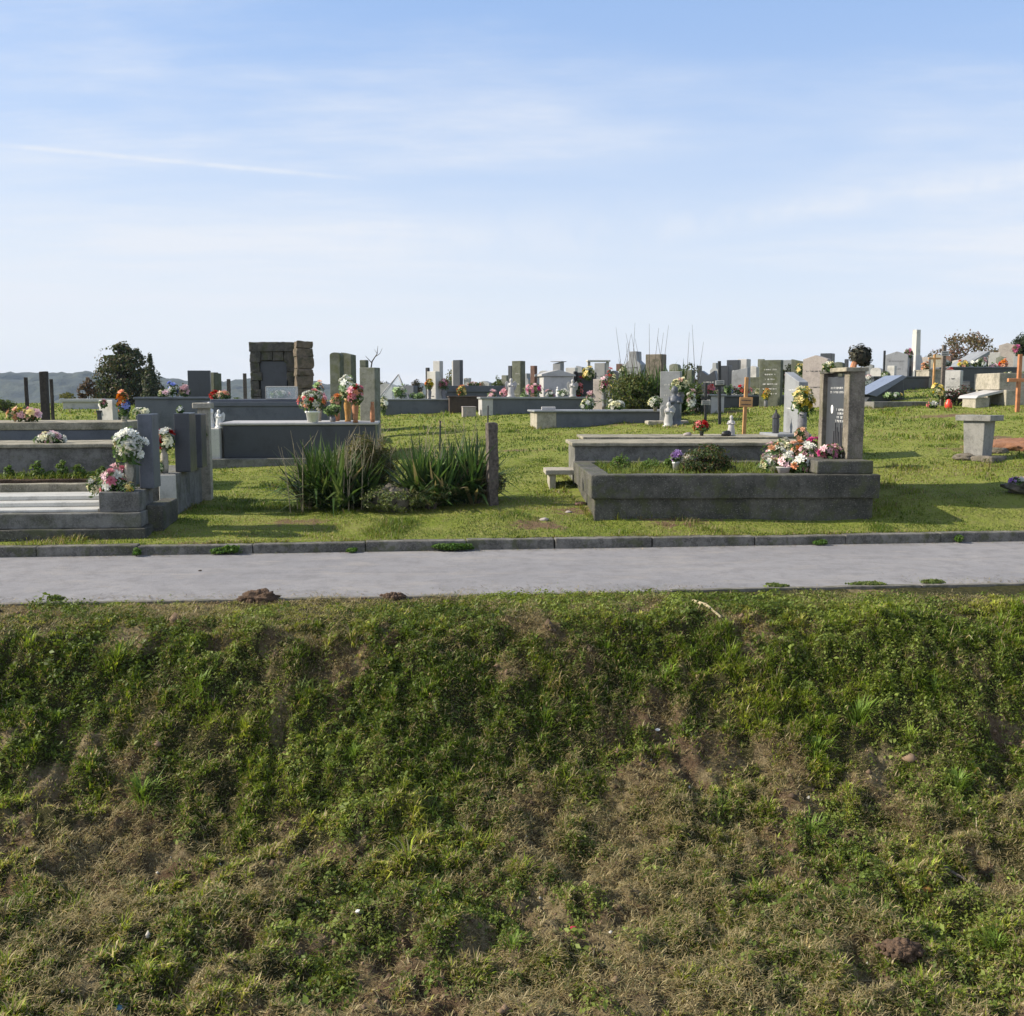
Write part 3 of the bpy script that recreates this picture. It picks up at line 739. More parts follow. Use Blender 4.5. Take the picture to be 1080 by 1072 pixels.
def figurine(label, px, pyt, pyb, Y, z=None, mat='white', wings=True, group=None):
    t = P(px, pyt, Y); b = P(px, pyb, Y); z0 = b.z if z is None else z; H = t.z - z0
    o = thing('angel_figurine' if wings else 'statuette', label, 'figurine', (b.x, Y, z0), rnd.uniform(-.4, .3), group)
    bm = new()
    lathe(bm, [(.23 * H, 0), (.24 * H, .05 * H), (.17 * H, .09 * H), (.19 * H, .2 * H), (.14 * H, .45 * H), (.15 * H, .62 * H), (.12 * H, .72 * H), (.05 * H, .77 * H),
               (.085 * H, .83 * H), (.09 * H, .9 * H), (.06 * H, .97 * H), (.01 * H, H)], 14)
    tube(bm, [(-.12 * H, 0, .7 * H), (-.17 * H, -.08 * H, .58 * H), (-.04 * H, -.17 * H, .6 * H)], [.045 * H, .04 * H, .03 * H])
    tube(bm, [(.12 * H, 0, .7 * H), (.17 * H, -.08 * H, .58 * H), (.04 * H, -.17 * H, .6 * H)], [.045 * H, .04 * H, .03 * H])
    obj('figure', bm, M[mat], o, True)
    if wings:
        for s in (-1, 1):
            bm = new(); prism(bm, [(s * .03 * H, .7 * H), (s * .22 * H, .86 * H), (s * .33 * H, .72 * H), (s * .27 * H, .42 * H), (s * .12 * H, .3 * H)], .09 * H, .12 * H, 'y', .004)
            obj('wing', bm, M[mat], o)
    return o
def lantern(label, px, pyt, pyb, Y, z=None, mat='iron', glow='gdark', r=.055, group=None):
    t = P(px, pyt, Y); b = P(px, pyb, Y); z0 = b.z if z is None else z; H = t.z - z0
    o = thing('grave_lantern', label, 'lantern', (b.x, Y, z0), 0, group)
    bm = new(); lathe(bm, [(r * 1.2, 0), (r * 1.2, .08 * H), (r * .9, .12 * H)], 8); obj('base', bm, M[mat], o)
    bm = new(); lathe(bm, [(r * .8, .12 * H), (r * .95, .4 * H), (r * .85, .68 * H)], 8); obj('glass', bm, M[glow], o)
    bm = new(); lathe(bm, [(r * 1.15, .68 * H), (r * .9, .78 * H), (r * .35, .88 * H), (r * .2, .95 * H), (.012, H)], 8); obj('lid', bm, M[mat], o)
    return o
def shrub(label, px, pyb, pyt, wpx, Y, cols, n=5, leaf=.035, N=3500, dep=None, name='shrub', z=None, group=None, seed=0, lobes=None, stems=True, asp=.55):
    b = P(px, pyb, Y); t = P(px, pyt, Y); z0 = (Gz(b.x, Y) if z is None else z); H = t.z - z0; w = wpx / F * Y; dep = dep or w * .8
    o = thing(name, label, name.replace('_', ' '), (b.x, Y, z0), 0, group)
    r = random.Random(seed + px); L = lobes or [(r.uniform(-.28, .28), r.uniform(-.25, .25), r.uniform(.3, .68), r.uniform(.2, .34)) for _ in range(n)]
    C_, Nn, Cc = [], [], []
    tot = sum(l[3] ** 2 for l in L); bm = new()
    for (lx, ly, lz, lr) in L:
        k = int(N * lr ** 2 / tot); d = rng.normal(size=(k, 3)); d /= np.linalg.norm(d, axis=1, keepdims=True)
        lump = 1 + .35 * (fbm(d[:, 0] * 2.5 + px, d[:, 1] * 2.5 + d[:, 2] * 2, 3, seed) - .5) * 2
        rad = (rng.uniform(.35, 1.05, k) ** .6) * lump
        c = d * rad[:, None] * np.array([lr * w, lr * dep, lr * H * 1.05]) + np.array([lx * w, ly * dep, lz * H])
        gap = fbm(c[:, 0] * 6 / w + c[:, 1] * 3, c[:, 2] * 6 / H, 2, seed + 8) > .36
        c = c[gap]; d = d[gap]; c[:, 2] = np.maximum(c[:, 2], .02)
        C_.append(c); Nn.append(d + rng.normal(0, .5, d.shape)); Cc.append(pick(cols, len(c), .22))
        tube(bm, [(lx * .1 * w, ly * .1 * dep, -.05), (lx * .5 * w, ly * .5 * dep, lz * H * .5), (lx * w, ly * dep, lz * H)], [.03 * w, .02 * w, .008 * w], 5)
        for q in range(3):
            e = Vector((lx * w + r.uniform(-1, 1) * lr * w * .8, ly * dep + r.uniform(-1, 1) * lr * dep * .8, lz * H + r.uniform(-.3, 1) * lr * H * .8))
            tube(bm, [(lx * .6 * w, ly * .6 * dep, lz * H * .6), e], [.012 * w, .003 * w], 4)
    c = np.concatenate(C_)
    obj('foliage' if not name.endswith('tree') else 'crown', leaves('leaves', c, np.concatenate(Nn), rng.uniform(.7, 1.4, len(c)) * leaf, clipc(np.concatenate(Cc)), asp), M['leaf'], o)
    obj('stems' if not name.endswith('tree') else 'trunk', bm, M['bark'], o)
    return o
def strap_plant(label, px, pyb, pyt, wpx, Y, heads, lens, name='yucca_bush', N=70, dry=.12, wid=.04, group=None, cols=((.035, .075, .02), (.05, .10, .025), (.08, .13, .04), (.11, .16, .06)), dep=.5, z=None):
    b = P(px, pyb, Y); z0 = Gz(b.x, Y) if z is None else z; w = wpx / F * Y
    o = thing(name, label, name.replace('_', ' '), (b.x, Y, z0), 0, group)
    r = random.Random(px); pos, ang, h, wd, bd, cc, tl = [], [], [], [], [], [], []
    for k in range(heads):
        hx = (k / max(1, heads - 1) - .5) * w * .62 + r.uniform(-.06, .06); hy = r.uniform(-.5, .5) * w * dep; hz = r.uniform(0, .12)
        n = N; q = rng.uniform(0, 1, n)
        pos.append(np.stack([hx + rng.normal(0, .03, n), hy + rng.normal(0, .03, n), hz + rng.uniform(-.03, .06, n)], 1))
        ang.append(rng.uniform(0, 6.283, n)); h.append(lens * rng.uniform(.6, 1.1, n) * r.uniform(.8, 1.1)); wd.append(wid * rng.uniform(.7, 1.2, n))
        tl.append(.08 + 1.15 * q ** 1.2); bd.append(rng.uniform(.05, .8, n) * (.3 + q)); c = pick(cols, n, .15)
        dd = (rng.uniform(size=n) < dry) & (q > .4); c[dd] = (.30, .25, .15); cc.append(c)
    cat = np.concatenate
    obj('leaves', blades('leaves', cat(pos), cat(ang), cat(h), cat(wd), cat(bd), clipc(cat(cc)), cat(tl)), M['leaf'], o)
    return o
def stalks(root, n, w, h, dep=.3, mat='dry', rad=.004, seed=1, branch=True, part='stalk'):
    r = random.Random(seed)
    for k in range(n):
        x = r.uniform(-.5, .5) * w; y = r.uniform(-.5, .5) * dep; H = h * r.uniform(.6, 1.0); lx, ly = r.uniform(-.16, .16) * H, r.uniform(-.1, .1) * H
        bm = new(); tube(bm, [(x, y, 0), (x + lx * .3, y + ly * .3, H * .5), (x + lx, y + ly, H)], [rad * 1.4, rad, rad * .4], 5)
        if branch:
            for q in range(3):
                f = r.uniform(.45, .9); s = Vector((x + lx * f, y + ly * f, H * f))
                tube(bm, [s, s + Vector((r.uniform(-.14, .14) * h, r.uniform(-.1, .1) * h, r.uniform(.1, .22) * h))], [rad * .6, rad * .25], 4)
        obj(part, bm, M[mat], root)
def bare_tree(label, px, pyb, pyt, wpx, Y, mat='bark', cols=((.16, .10, .05), (.13, .11, .04)), N=500, leaf=.12, name='bare_tree', depth=5, seed=3):
    b = P(px, pyb, Y); z0 = Gz(b.x, Y) - .1; H = P(px, pyt, Y).z - z0; w = wpx / F * Y
    o = thing(name, label, 'tree', (b.x, Y, z0), 0)
    r = random.Random(seed + px); bm = new(); tips = []
    def grow(p, d, ln, rad, k):
        q = p + d * ln; tube(bm, [p, (p + q) / 2 + Vector((r.uniform(-.06, .06) * ln, 0, 0)), q], [rad, rad * .8, rad * .6], 5)
        tips.append(q)
        if k == 0: return
        for _ in range(3 if k > 2 else 2):
            e = (d + Vector((r.uniform(-.9, .9), r.uniform(-.9, .9), r.uniform(-.2, .6)))).normalized()
            grow(q, e, ln * r.uniform(.6, .8), rad * .55, k - 1)
    grow(Vector((0, 0, 0)), Vector((0, 0, 1)), H * .3, H * .025, depth)
    mx = max(t.z for t in tips); wx = max(abs(t.x) for t in tips); sz = H / mx; sx = w / 2 / wx
    for v in bm.verts: v.co = Vector((v.co.x * sx, v.co.y * sx, v.co.z * sz))
    obj('trunk', bm, M[mat], o)
    tp = np.array([(t.x * sx, t.y * sx, t.z * sz) for t in tips]); tp = tp[tp[:, 2] > H * .3]
    i = rng.integers(0, len(tp), N); c = tp[i] + rng.normal(0, H * .05, (N, 3))
    obj('crown', leaves('leaves', c, rng.normal(size=(N, 3)), rng.uniform(.6, 1.4, N) * leaf, clipc(pick(cols, N, .25)), .6), M['leaf'], o)
    return o
# ================================================================== THE NEAR RIGHT GRAVES
g0 = G(627, 551); Y0 = g0.y
TR = R(1.5)                        # this family of graves stands squarer to the view
x0, L = along(627, 920, Y0, 551, TR); W = 2.12
zb = base_under(x0, Y0, L, W) - .04
o = thing('double_grave', 'wide weathered concrete grave surround with grass and a round bush, nearest on the right', 'grave', (x0, Y0, zb), TR)
zr = P(622, 501, Y0).z - zb; zm = P(622, 526, Y0).z - zb; zh = P(868, 485, Y0 + .3).z - zb; w = .2
bm = new()
box(bm, 0, L, 0, .14, 0, zm, .01, cuts=44, amp=.007, seed=1); box(bm, 0, .14, .142, W - .142, 0, zm, .01, cuts=24, amp=.006, seed=2)
box(bm, L - .14, L, .142, W - .142, 0, zm, .01, cuts=24, amp=.006, seed=3); box(bm, 0, L, W - .14, W, 0, zm, .01, cuts=30, amp=.006, seed=4)
obj('plinth', bm, M['cdark'], o)
xh = L - .58
bm = new()
box(bm, -.045, L + .05, -.045, w - .03, zm, zr, .014, cuts=46, amp=.008, seed=5)
box(bm, -.045, w - .03, w - .028, W - w + .03, zm, zr, .014, cuts=28, amp=.008, seed=6)
box(bm, -.045, L + .05, W - w + .032, W + .03, zm, zr + .004, .014, cuts=30, amp=.006, seed=7)
box(bm, xh, L + .05, w - .028, W - w + .03, zm, zr - .003, .014, cuts=20, amp=.006, seed=8)
obj('rim', bm, M['cdark'], o)
obj('head_block', box(new(), xh - .02, L + .0, .02, W - .3, zr + .002, zh, .014, cuts=18, amp=.007, seed=9), M['cdark'], o)
n = 26; us_ = np.linspace(w - .04, xh + .02, n * 2); vs_ = np.linspace(w - .04, W - w + .04, n)
U_, V_ = np.meshgrid(us_, vs_, indexing='ij'); Zs = zr - .05 + (fbm(U_ * 4, V_ * 4, 3, 3) - .5) * .06
i = (np.arange(2 * n - 1)[:, None] * n + np.arange(n - 1)[None]).ravel()
obj('soil', raw_mesh('soil', np.stack([U_, V_, Zs], -1).reshape(-1, 3), np.stack([i, i + n, i + n + 1, i + 1], 1).ravel(), np.full(len(i), 4)), M['soil'], o, True)
def patch_grass(root, u0, u1, v0, v1, z, n, h, label=None):
    x = rng.uniform(u0, u1, n); y = rng.uniform(v0, v1, n); cl = fbm(x * 4 + 3, y * 4, 3, 9)
    k = cl > .36; x, y, cl = x[k], y[k], cl[k]; n = len(x)
    c = pick(GREENS[1:], n, .15) * 1.1; hh = h * rng.uniform(.5, 1.4, n) * (.2 + 1.6 * cl)
    g = obj('grass', blades('grass', np.stack([x, y, np.full(n, z)], 1), rng.uniform(0, 6.28, n), hh, rng.uniform(.005, .009, n), rng.uniform(.2, 1.5, n), clipc(c), rng.uniform(0, .7, n)), M['leaf'], root)
    return tag(g, kind='stuff')
patch_grass(o, w - .02, xh - .03, w - .02, W - w, zr - .06, 6500, .085)
u, v = xy2uv(x0, Y0); footprints.append((u, u + L, v, v + W))
DG = dict(x0=x0, Y0=Y0, zb=zb, L=L, zr=zb + zr, zh=zb + zh)
zsoil = DG['zr'] - .05
# things standing in it
shrub('round dark green clipped bush with reddish tips inside the near right grave', 747, 500, 467, 57, Y0 + .75, [(.045, .075, .02), (.07, .10, .03), (.12, .08, .04), (.035, .06, .02)], N=5200, leaf=.028, name='bush', z=zsoil,
      lobes=[(0, 0, .45, .46), (-.18, 0, .4, .34), (.18, .05, .42, .34), (0, -.1, .6, .32), (.08, 0, .2, .4), (-.1, 0, .2, .4)], dep=.5)
for i, (px, pyb, pyt, ww, dy, h_) in enumerate(((655, 498, 478, 22, 1.2, 1), (683, 497, 481, 26, 1.3, 1), (702, 496, 483, 14, 1.1, 1))):
    shrub(['leafy light green seedling leftmost inside the near right grave', 'low spreading green weed in the middle of the near right grave', 'small green weed next to the violet flower in the near right grave'][i],
          px, pyb, pyt, ww, Y0 + dy, [(.09, .16, .03), (.13, .20, .05)], N=500, leaf=.03, name='weed_plant', z=zsoil, group='weeds growing in the near right grave')
b = P(725, 492, Y0 + .95); bm = new(); blob(bm, (0, 0, .075), (.085, .085, .08), 3, .06)
o = tag(obj('stone_ball', bm, stone('ball', (.5, .46, .38), (.35, .3, .25), .3), None, True), 'pale round stone ball beside the bush in the near right grave', 'stone ball'); o.location = (b.x, Y0 + .95, zsoil + .07)
flowers('small violet and white flower in a low bowl left of the round bush', 713, 494, 473, 17, Y0 + .95, ['violet', 'white', 'violet'], 5, 'pot', .45, 'white', z=zsoil, fr=.042)
# the big mass of artificial flowers, each bunch a thing
gp = 'bunches of artificial flowers heaped at the head of the near right grave'
for lb, px, pb, pt, ww, dy, cols, n in (
    ('peach coloured bunch at the left end of the flower heap on the near grave', 815, 482, 461, 32, 1.0, ['peach', 'palepink', 'white'], 13),
    ('cream bunch low at the left front of the flower heap', 811, 497, 478, 26, .62, ['cream', 'peach', 'white'], 11),
    ('white bunch standing highest behind the orange flowers', 826, 477, 456, 20, 1.4, ['white', 'cream'], 9),
    ('orange bunch standing in the middle of the flower heap', 841, 486, 461, 21, 1.0, ['orange', 'peach'], 12),
    ('white and pale pink bunch in front of the orange flowers', 830, 496, 472, 28, .55, ['white', 'palepink', 'violet'], 13),
    ('pink and lilac bunch next to the raised block of the near grave', 852, 488, 462, 26, .85, ['palepink', 'pink', 'white'], 15),
    ('magenta pink bunch behind the lilac flowers below the plaque', 860, 478, 457, 24, 1.5, ['magenta', 'pink', 'white'], 12),
    ('pale lilac bunch with orange buds at the front corner of the heap', 845, 499, 478, 27, .42, ['palepink', 'white', 'orange'], 12)):
    flowers(lb, px, pb, pt, ww, Y0 + dy, cols, n, z=zsoil, group=gp, fr=.046)
flowers('pink roses lying on the raised block before the plaque', 876, 484, 466, 36, Y0 + .55, ['pink', 'palepink', 'magenta'], 13, z=DG['zh'] - .01, fr=.05, dep=.22)
b = P(827, 500, Y0 + .33); bm = new(); lathe(bm, [(.05, 0), (.075, .07), (.085, .075), (.06, .065)], 16)
o = tag(obj('bowl', bm, M['white'], None, True), 'small white bowl at the front of the flower heap', 'bowl'); o.location = (b.x, Y0 + .36, zsoil + .03)

# the tall headstone with plaque on the raised block
ys = Y0 + .42; p = P(893, 483, ys); z0 = DG['zh'] - .002
H = P(893, 392, ys).z - z0; t = .175
o = thing('headstone', 'tall concrete headstone with dark inscribed plaque framed by two pale pillars', 'headstone', (p.x, ys, z0), TR)
wd = .98
obj('pillar', box(new(), 0, t, 0, .16, 0, H, .008, cuts=14, amp=.004, seed=3), stone('pillar_concrete', (.21, .185, .145), (.08, .07, .055), .6, speck=.25, moss=.35, streak=.7, bump=.006), o)
obj('pillar', box(new(), 0, t, wd - .12, wd, 0, H * .99, .008, cuts=14, amp=.004, seed=4), _m['pillar_concrete'], o)
pl = obj('plaque', box(new(), .05, t - .02, .163, wd - .123, 0, H * .95, .004), M['gdark'], o)
bm = new(); r_ = random.Random(5)
letters(bm, .22, wd - .2, H * .74, H * .84, 2, .05, r_, .024); letters(bm, .22, wd - .45, H * .40, H * .58, 4, .05, r_, .026)
obj('inscription', bm, M['letter'], pl)
bm = new(); g = bmesh.ops.create_uvsphere(bm, u_segments=16, v_segments=10, radius=.05)
for q in g['verts']: q.co = Vector((.048 + q.co.x * .1, wd * .68 + q.co.y * .75, H * .56 + q.co.z))
obj('portrait', bm, M['white'], pl)
bm = new()
for k in range(7): tube(bm, [(.045, .25 + k * .055, H * .06), (.045, .25 + k * .055 + .01 * (k % 2), H * (.3 + .05 * (k % 3)))], .006, 5)
obj('engraved_reeds', bm, M['letterd'], pl)
obj('cap', box(new(), -.05, t + .02, -.03, .50, H, H + .045, .008, cuts=10, amp=.004, seed=6), M['ctop'], o)
obj('cap', box(new(), -.0, t - .01, .505, wd + .02, H * .99, H + .028, .008, cuts=10, amp=.004, seed=7), M['cdark'], o)
zt = z0 + H + .045
flowers('low yellowish white flowers lying on the far end of the plaque headstone', 874, 391, 381, 17, ys + .65, ['cream', 'yellow', 'white'], 9, z=z0 + H + .028, fr=.035, dep=.14)
b = P(905, 390, ys + .2)
o = thing('dead_wreath', 'dark withered round wreath standing on top of the plaque headstone', 'wreath', (b.x, ys + .2, zt), R(12))
bm = new(); blob(bm, (.03, 0, .12), (.085, .05, .08), 3, .7, 2.5, 4); obj('wreath_base', bm, stone('withered', (.10, .085, .06), (.04, .035, .025), .5, 1, .02), o, True)
N = 700; d = rng.normal(size=(N, 3)); d /= np.linalg.norm(d, axis=1, keepdims=True)
obj('leaves', leaves('l', d * np.array([.125, .07, .115]) * (.55 + .9 * fbm(d[:, 0:1] * 1.6 + 3, d[:, 2:3] * 1.6 + 5, 3, 8)) * rng.uniform(.7, 1.1, (N, 1)) + np.array([.03, 0, .12]), d, rng.uniform(.03, .06, N), clipc(pick([(.035, .04, .028), (.06, .06, .04), (.11, .10, .07)], N))), M['leaf'], o)
bm = new(); tube(bm, [(-.06, 0, 0), (-.04, 0, .08), (0, 0, .12)], [.035, .03, .02]); obj('stand', bm, M['terra'], o)

# the two long lidded tombs behind
T2 = tomb('grey lidded tomb directly behind the planted near right grave', 606, 858, Y0 + W + .12, 467, .92, 'cgrey', .045, .04, 'ctop', rz=TR)
T3 = tomb('second long low lidded tomb behind the planted near right grave', 617, 858, Y0 + W + 1.15, 461, .92, 'cgrey', .04, .03, 'ctop', rz=TR)
y3 = Y0 + W + 1.5; y2 = Y0 + W + .45
headstone('polished light grey headstone with a navy edge beside the yellow flowers', 840, 392, y3 + .05, .66, .13, 'slant', 'ggrey', TR, z=T3['_z'] + .035, rows=2, group=None)
o = tag(obj('granite_slab', box(new(), -.38, .10, -.36, .36, 0, .04, .006), M['ggrey']), 'thin grey granite base slab under the polished headstone', 'base slab'); b = P(838, 458, y3 + .05); o.location = (b.x, y3 + .05, T3['_z'] - .002); o.rotation_euler = (0, 0, TH)
lantern('dark tall grave lantern left of the polished headstone', 818, 432, 456, y3, z=T3['_z'])
flowers('large yellow flowers in a dark grey vase before the polished headstone', 846, 457, 402, 27, y2, ['yellow', 'yellow', 'cream'], 20, 'urn', .48, 'vgrey', z=T2['_z'], fr=.058, vw=10)
flowers('peach and white flowers at the foot of the grey vase', 845, 461, 447, 18, y2 - .25, ['peach', 'white'], 8, z=T2['_z'], fr=.04)
flowers('bright red flowers in a low green pot on the long lidded tomb', 740, 460, 443, 19, y3, ['red'], 12, 'pot', .3, 'gdark', z=T3['_z'], fr=.05)
figurine('slim white bird shaped ornament on a dark foot on the long lidded tomb', 771, 438, 460, y3, z=T3['_z'], wings=False, mat='mgrey')
b = P(766, 460, y3); bm = new(); blob(bm, (0, 0, .03), (.07, .05, .05), 2, .3, flat=0); o = tag(obj('dark_stone', bm, M['black'], None, True), 'small black stone left of the white ornament', 'stone'); o.location = (b.x - .02, y3 - .1, T3['_z'])
b = P(725, 461, y3); bm = new(); blob(bm, (0, 0, .015), (.06, .04, .035), 2, .3, flat=0); o = tag(obj('pebble', bm, M['pinkish'], None, True), 'pinkish pebble left of the red flower pot', 'stone'); o.location = (b.x, y3, T3['_z'])
# bench
g0 = G(577, 517); zz = P(577, 496, g0.y).z - g0.z
o = thing('stone_bench', 'low concrete slab bench on two legs against the left end of the near right grave', 'bench', (g0.x, g0.y, g0.z - .03), TR)
obj('seat', box(new(), -.02, .50, 0, .52, zz - .03, zz + .03, .01, cuts=12, amp=.004, seed=2), M['conc'], o)
obj('leg', box(new(), .03, .11, .03, .49, 0, zz - .031, .008, cuts=6, amp=.003), M['conc'], o)
obj('leg', box(new(), .40, .47, .03, .49, 0, zz - .031, .008, cuts=6, amp=.003), M['conc'], o)
for px, py, s, lb in ((612, 533, .07, 'flat reddish stone in the bare soil beside the near right grave'), (574, 549, .05, 'small pale stone half sunk in the grass left of the grave'), (600, 541, .04, 'tiny brown stone in the trodden soil near the bench')):
    g = G(px, py); bm = new(); blob(bm, (0, 0, 0), (s, s * .7, s * .45), 2, .4, seed=px); o = tag(obj('stone', bm, M['pinkish' if s < .06 else 'reddish'], None, True), lb, 'stone'); o.location = (g.x, g.y, g.z + s * .15)
# post and stakes
g = G(520, 533); H = P(521, 446, g.y).z - g.z
o = tag(obj('wooden_post', box(new(), -.055, .06, -.05, .05, -.1, H, .012, cuts=14, amp=.016, seed=8), M['wgrey']), 'thick weathered grey wooden post at the right edge of the bushes', 'post'); o.location = g; o.rotation_euler = (R(1), R(-1.5), R(20))
for px, pt, pb, r_, lb, mt in ((514, 428, 520, .009, 'thin dark iron rod standing against the wooden post', 'iron'), (464, 444, 500, .011, 'short black iron stake rising from the right yucca bush', 'iron')):
    g = G(px, 528 if px > 500 else 522); H = P(px, pt, g.y).z - g.z
    bm = new(); tube(bm, [(0, 0, -.1), (.0, 0, H * .5), (.012, 0, H)], r_, 6); o = tag(obj('iron_stake', bm, M[mt]), lb, 'stake'); o.location = g

# pedestal table on the right
g = G(1031, 484); p = P(1031, 438, g.y); H = p.z - g.z
o = thing('stone_pedestal', 'small grey stone pedestal table with a flat top standing alone on the grass', 'pedestal', g, R(-50))
obj('column', box(new(), -.12, .12, -.13, .13, -.1, H - .075, .01, tx=-.025, ty=-.02, cuts=8, amp=.003), stone('pedestal_grey', (.24, .235, .22), (.14, .14, .13), .4, .7), o)
obj('table_top', box(new(), -.235, .235, -.19, .19, H - .074, H, .008, cuts=10, amp=.003), _m['pedestal_grey'], o)
obj('footing', box(new(), -.24, .30, -.22, .2, -.1, .045, .02, cuts=12, amp=.02, seed=7), M['rock'], o)
g = G(1062, 442 + 2)
for px, py, s, lb in ((1019, 485, (.16, .1, .055), 'flat rough stone leaning at the left foot of the pedestal'), (1053, 478, (.12, .09, .05), 'rough brown stone at the right foot of the pedestal')):
    g = G(px, py); bm = new(); blob(bm, (0, 0, 0), s, 3, .5, 2.2, px); o = tag(obj('rock', bm, M['rock'], None, True), lb, 'rock'); o.location = (g.x, g.y, g.z + s[2] * .5)
g = G(1078, 520); bm = new(); blob(bm, (.05, 0, .06), (.22, .15, .08), 3, .6, 2.5, 5); o = tag(obj('rock', bm, M['rock'], None, True), 'rugged rock at the right edge of the lawn below the pedestal', 'rock'); o.location = g
flowers('faded pink and grey flowers thrown down on the rock at the right edge', 1076, 514, 502, 26, G(1078, 520).y - .02, ['palepink', 'violet', 'white'], 9, z=g.z + .1, fr=.035)
g = G(1070, 472); bm = new(); blob(bm, (0, 0, -.03), (.95, .5, .17), 4, .35, 2.2, 5); o = tag(obj('soil_mound', bm, M['clay'], None, True), 'low mound of orange clay in the grass right of the pedestal', 'soil mound'); o.location = (g.x + .35, g.y, g.z)

# ================================================================== THE NEAR LEFT GRAVES
Y1 = G(148, 567).y - .02
xr = P(149, 567, Y1); Lx = 4.2
ox, oy = xr.x - Lx * CT, Y1 - Lx * ST
zb = base_under(ox, oy, Lx, 1.0) - .03; o = thing('slab_grave', 'low stepped grave with pale marble slabs at the left edge by the path', 'grave', (ox, oy, zb))
W = 1.12; za = P(148, 557, Y1).z - zb; zc = P(148, 541, Y1).z - zb
obj('footing', box(new(), -.05, Lx + .05, -.05, W + .05, 0, za, .012, cuts=44, amp=.007, seed=2), M['cdark'], o)
obj('surround', box(new(), 0, Lx, 0, W, za, zc, .014, cuts=46, amp=.007, seed=3), M['cgrey'], o)
for k, (a, b_, h) in enumerate(((.10, .52, .03), (.32, .86, .075), (.52, .98, .12))):
    obj('marble_slab', box(new(), 0.1, Lx - .42 - .04 * k, a + .02 * k, b_, zc + (0, .03, .075)[k] + .001, zc + h, .006), M['marble'], o)
zd = P(130, 517, Y1 + .25).z - zb
obj('head_block', box(new(), Lx - .40, Lx - .02, .06, .62, zc, zd, .01, cuts=8, amp=.004), M['cgrey'], o)
obj('head_block', box(new(), Lx - .02, Lx + .14, .3, 1.0, 0, zc + .04, .014, cuts=8, amp=.01, seed=5), M['cdark'], o)
obj('rear_kerb', box(new(), 0, Lx - .38, W - .10, W + .05, zc, zc + .2, .012, cuts=30, amp=.005, seed=5), M['ctop'], o)
u, v = xy2uv(ox, oy); footprints.append((u, u + Lx, v, v + W))
ztb = zb + zd; z1c = zb + zc
b = P(157, 512, Y1 + .42); H = P(157, 437, Y1 + .42).z - ztb
o = tag(obj('headstone', box(new(), -.07, .07, 0, .30, 0, H, .01, cuts=8, amp=.003), M['gblue']), 'narrow dark blue grey headstone at the end of the marble slab grave', 'headstone'); o.location = (b.x, Y1 + .36, ztb + .002); o.rotation_euler = (0, 0, TH)
flowers('pale cream flowers lying on top of the narrow blue grey headstone', 149, 439, 430, 22, Y1 + .55, ['cream', 'white'], 9, z=ztb + H, fr=.035, dep=.2)
flowers('big white lilies in a pale stone urn on the left marble grave', 137, 514, 446, 38, Y1 + .2, ['white', 'white', 'cream'], 30, 'urn', .42, 'conc', z=ztb, fr=.052, vw=10)
flowers('pink and white flowers leaning beside the stone urn', 119, 522, 487, 32, Y1 + .18, ['palepink', 'pink', 'white', 'palepink'], 18, z=z1c + .12, fr=.045)
flowers('small white flower head lying left of the pink flowers', 98, 513, 498, 14, Y1 + .3, ['white', 'cream'], 6, z=z1c + .13, fr=.036)
flowers('red and dark pink buds peeping out behind the stone urn', 128, 505, 486, 14, Y1 + .45, ['pink', 'magenta'], 7, z=ztb, fr=.035)
flowers('low green leaves with yellow buds in front of the stone urn', 134, 519, 506, 24, Y1 + .12, ['green', 'yellow'], 6, z=ztb - .02, fr=.028)
# L2 / L3
L2 = tomb('grey walled tomb with weeds before it, second row on the far left', -70, 120, Y1 + 1.95, 469, .95, 'cgrey', .045, .04, 'ctop')
L3 = tomb('tall dark tomb with a pale lid edge, third row on the far left', -70, 128, Y1 + 3.5, 446, 1.2, 'gblue', .10, .02, 'ctop', rough=True)
for i, px in enumerate((10, 24, 40, 54, 66, 83, 97, 108)):
    shrub('leafy green weed between the marble grave and the grey walled tomb', px, 505, 505 - (14, 6, 18, 8, 19, 15, 7, 12)[i], 13 + (i % 3) * 3, Y1 + 1.55, [(.10, .17, .035), (.15, .22, .05), (.08, .13, .03)], N=420, leaf=.034, name='weed_plant', lobes=[(0, 0, .15, .42), (.12, 0, .4, .32), (-.12, 0, .6, .28), (.02, 0, .85, .2)], group='weeds before the grey walled tomb', z=P(px, 503, Y1 + 1.55).z)
x_, L_ = along(-70, 118, Y1 + 1.25, 500)
zz = P(100, 504, Y1 + 1.25).z; zg = base_under(x_, Y1 + 1.25, L_, .6) - .05
o = tag(obj('planting_bed', box(new(), 0, L_, 0, .58, 0, zz - zg - .03, .01, cuts=20, amp=.012), M['soil']), 'narrow soil bed with weeds behind the marble slabs', 'planting bed'); o.location = (x_, Y1 + 1.25, zg); o.rotation_euler = (0, 0, TH)
patch_grass(o, 0.05, L_ - .05, .03, .55, zz - zg - .035, 2600, .06)
flowers('wide low bunch of white flowers on the grey walled tomb', 53, 470, 455, 35, Y1 + 2.3, ['white', 'cream', 'palepink'], 16, z=L2['_z'], fr=.05, dep=.3)
flowers('mixed pink, yellow and white flowers heaped on the far left tall tomb', 26, 446, 427, 36, Y1 + 3.9, ['pink', 'yellow', 'white', 'palepink', 'peach'], 22, z=L3['_z'], fr=.05, dep=.4)
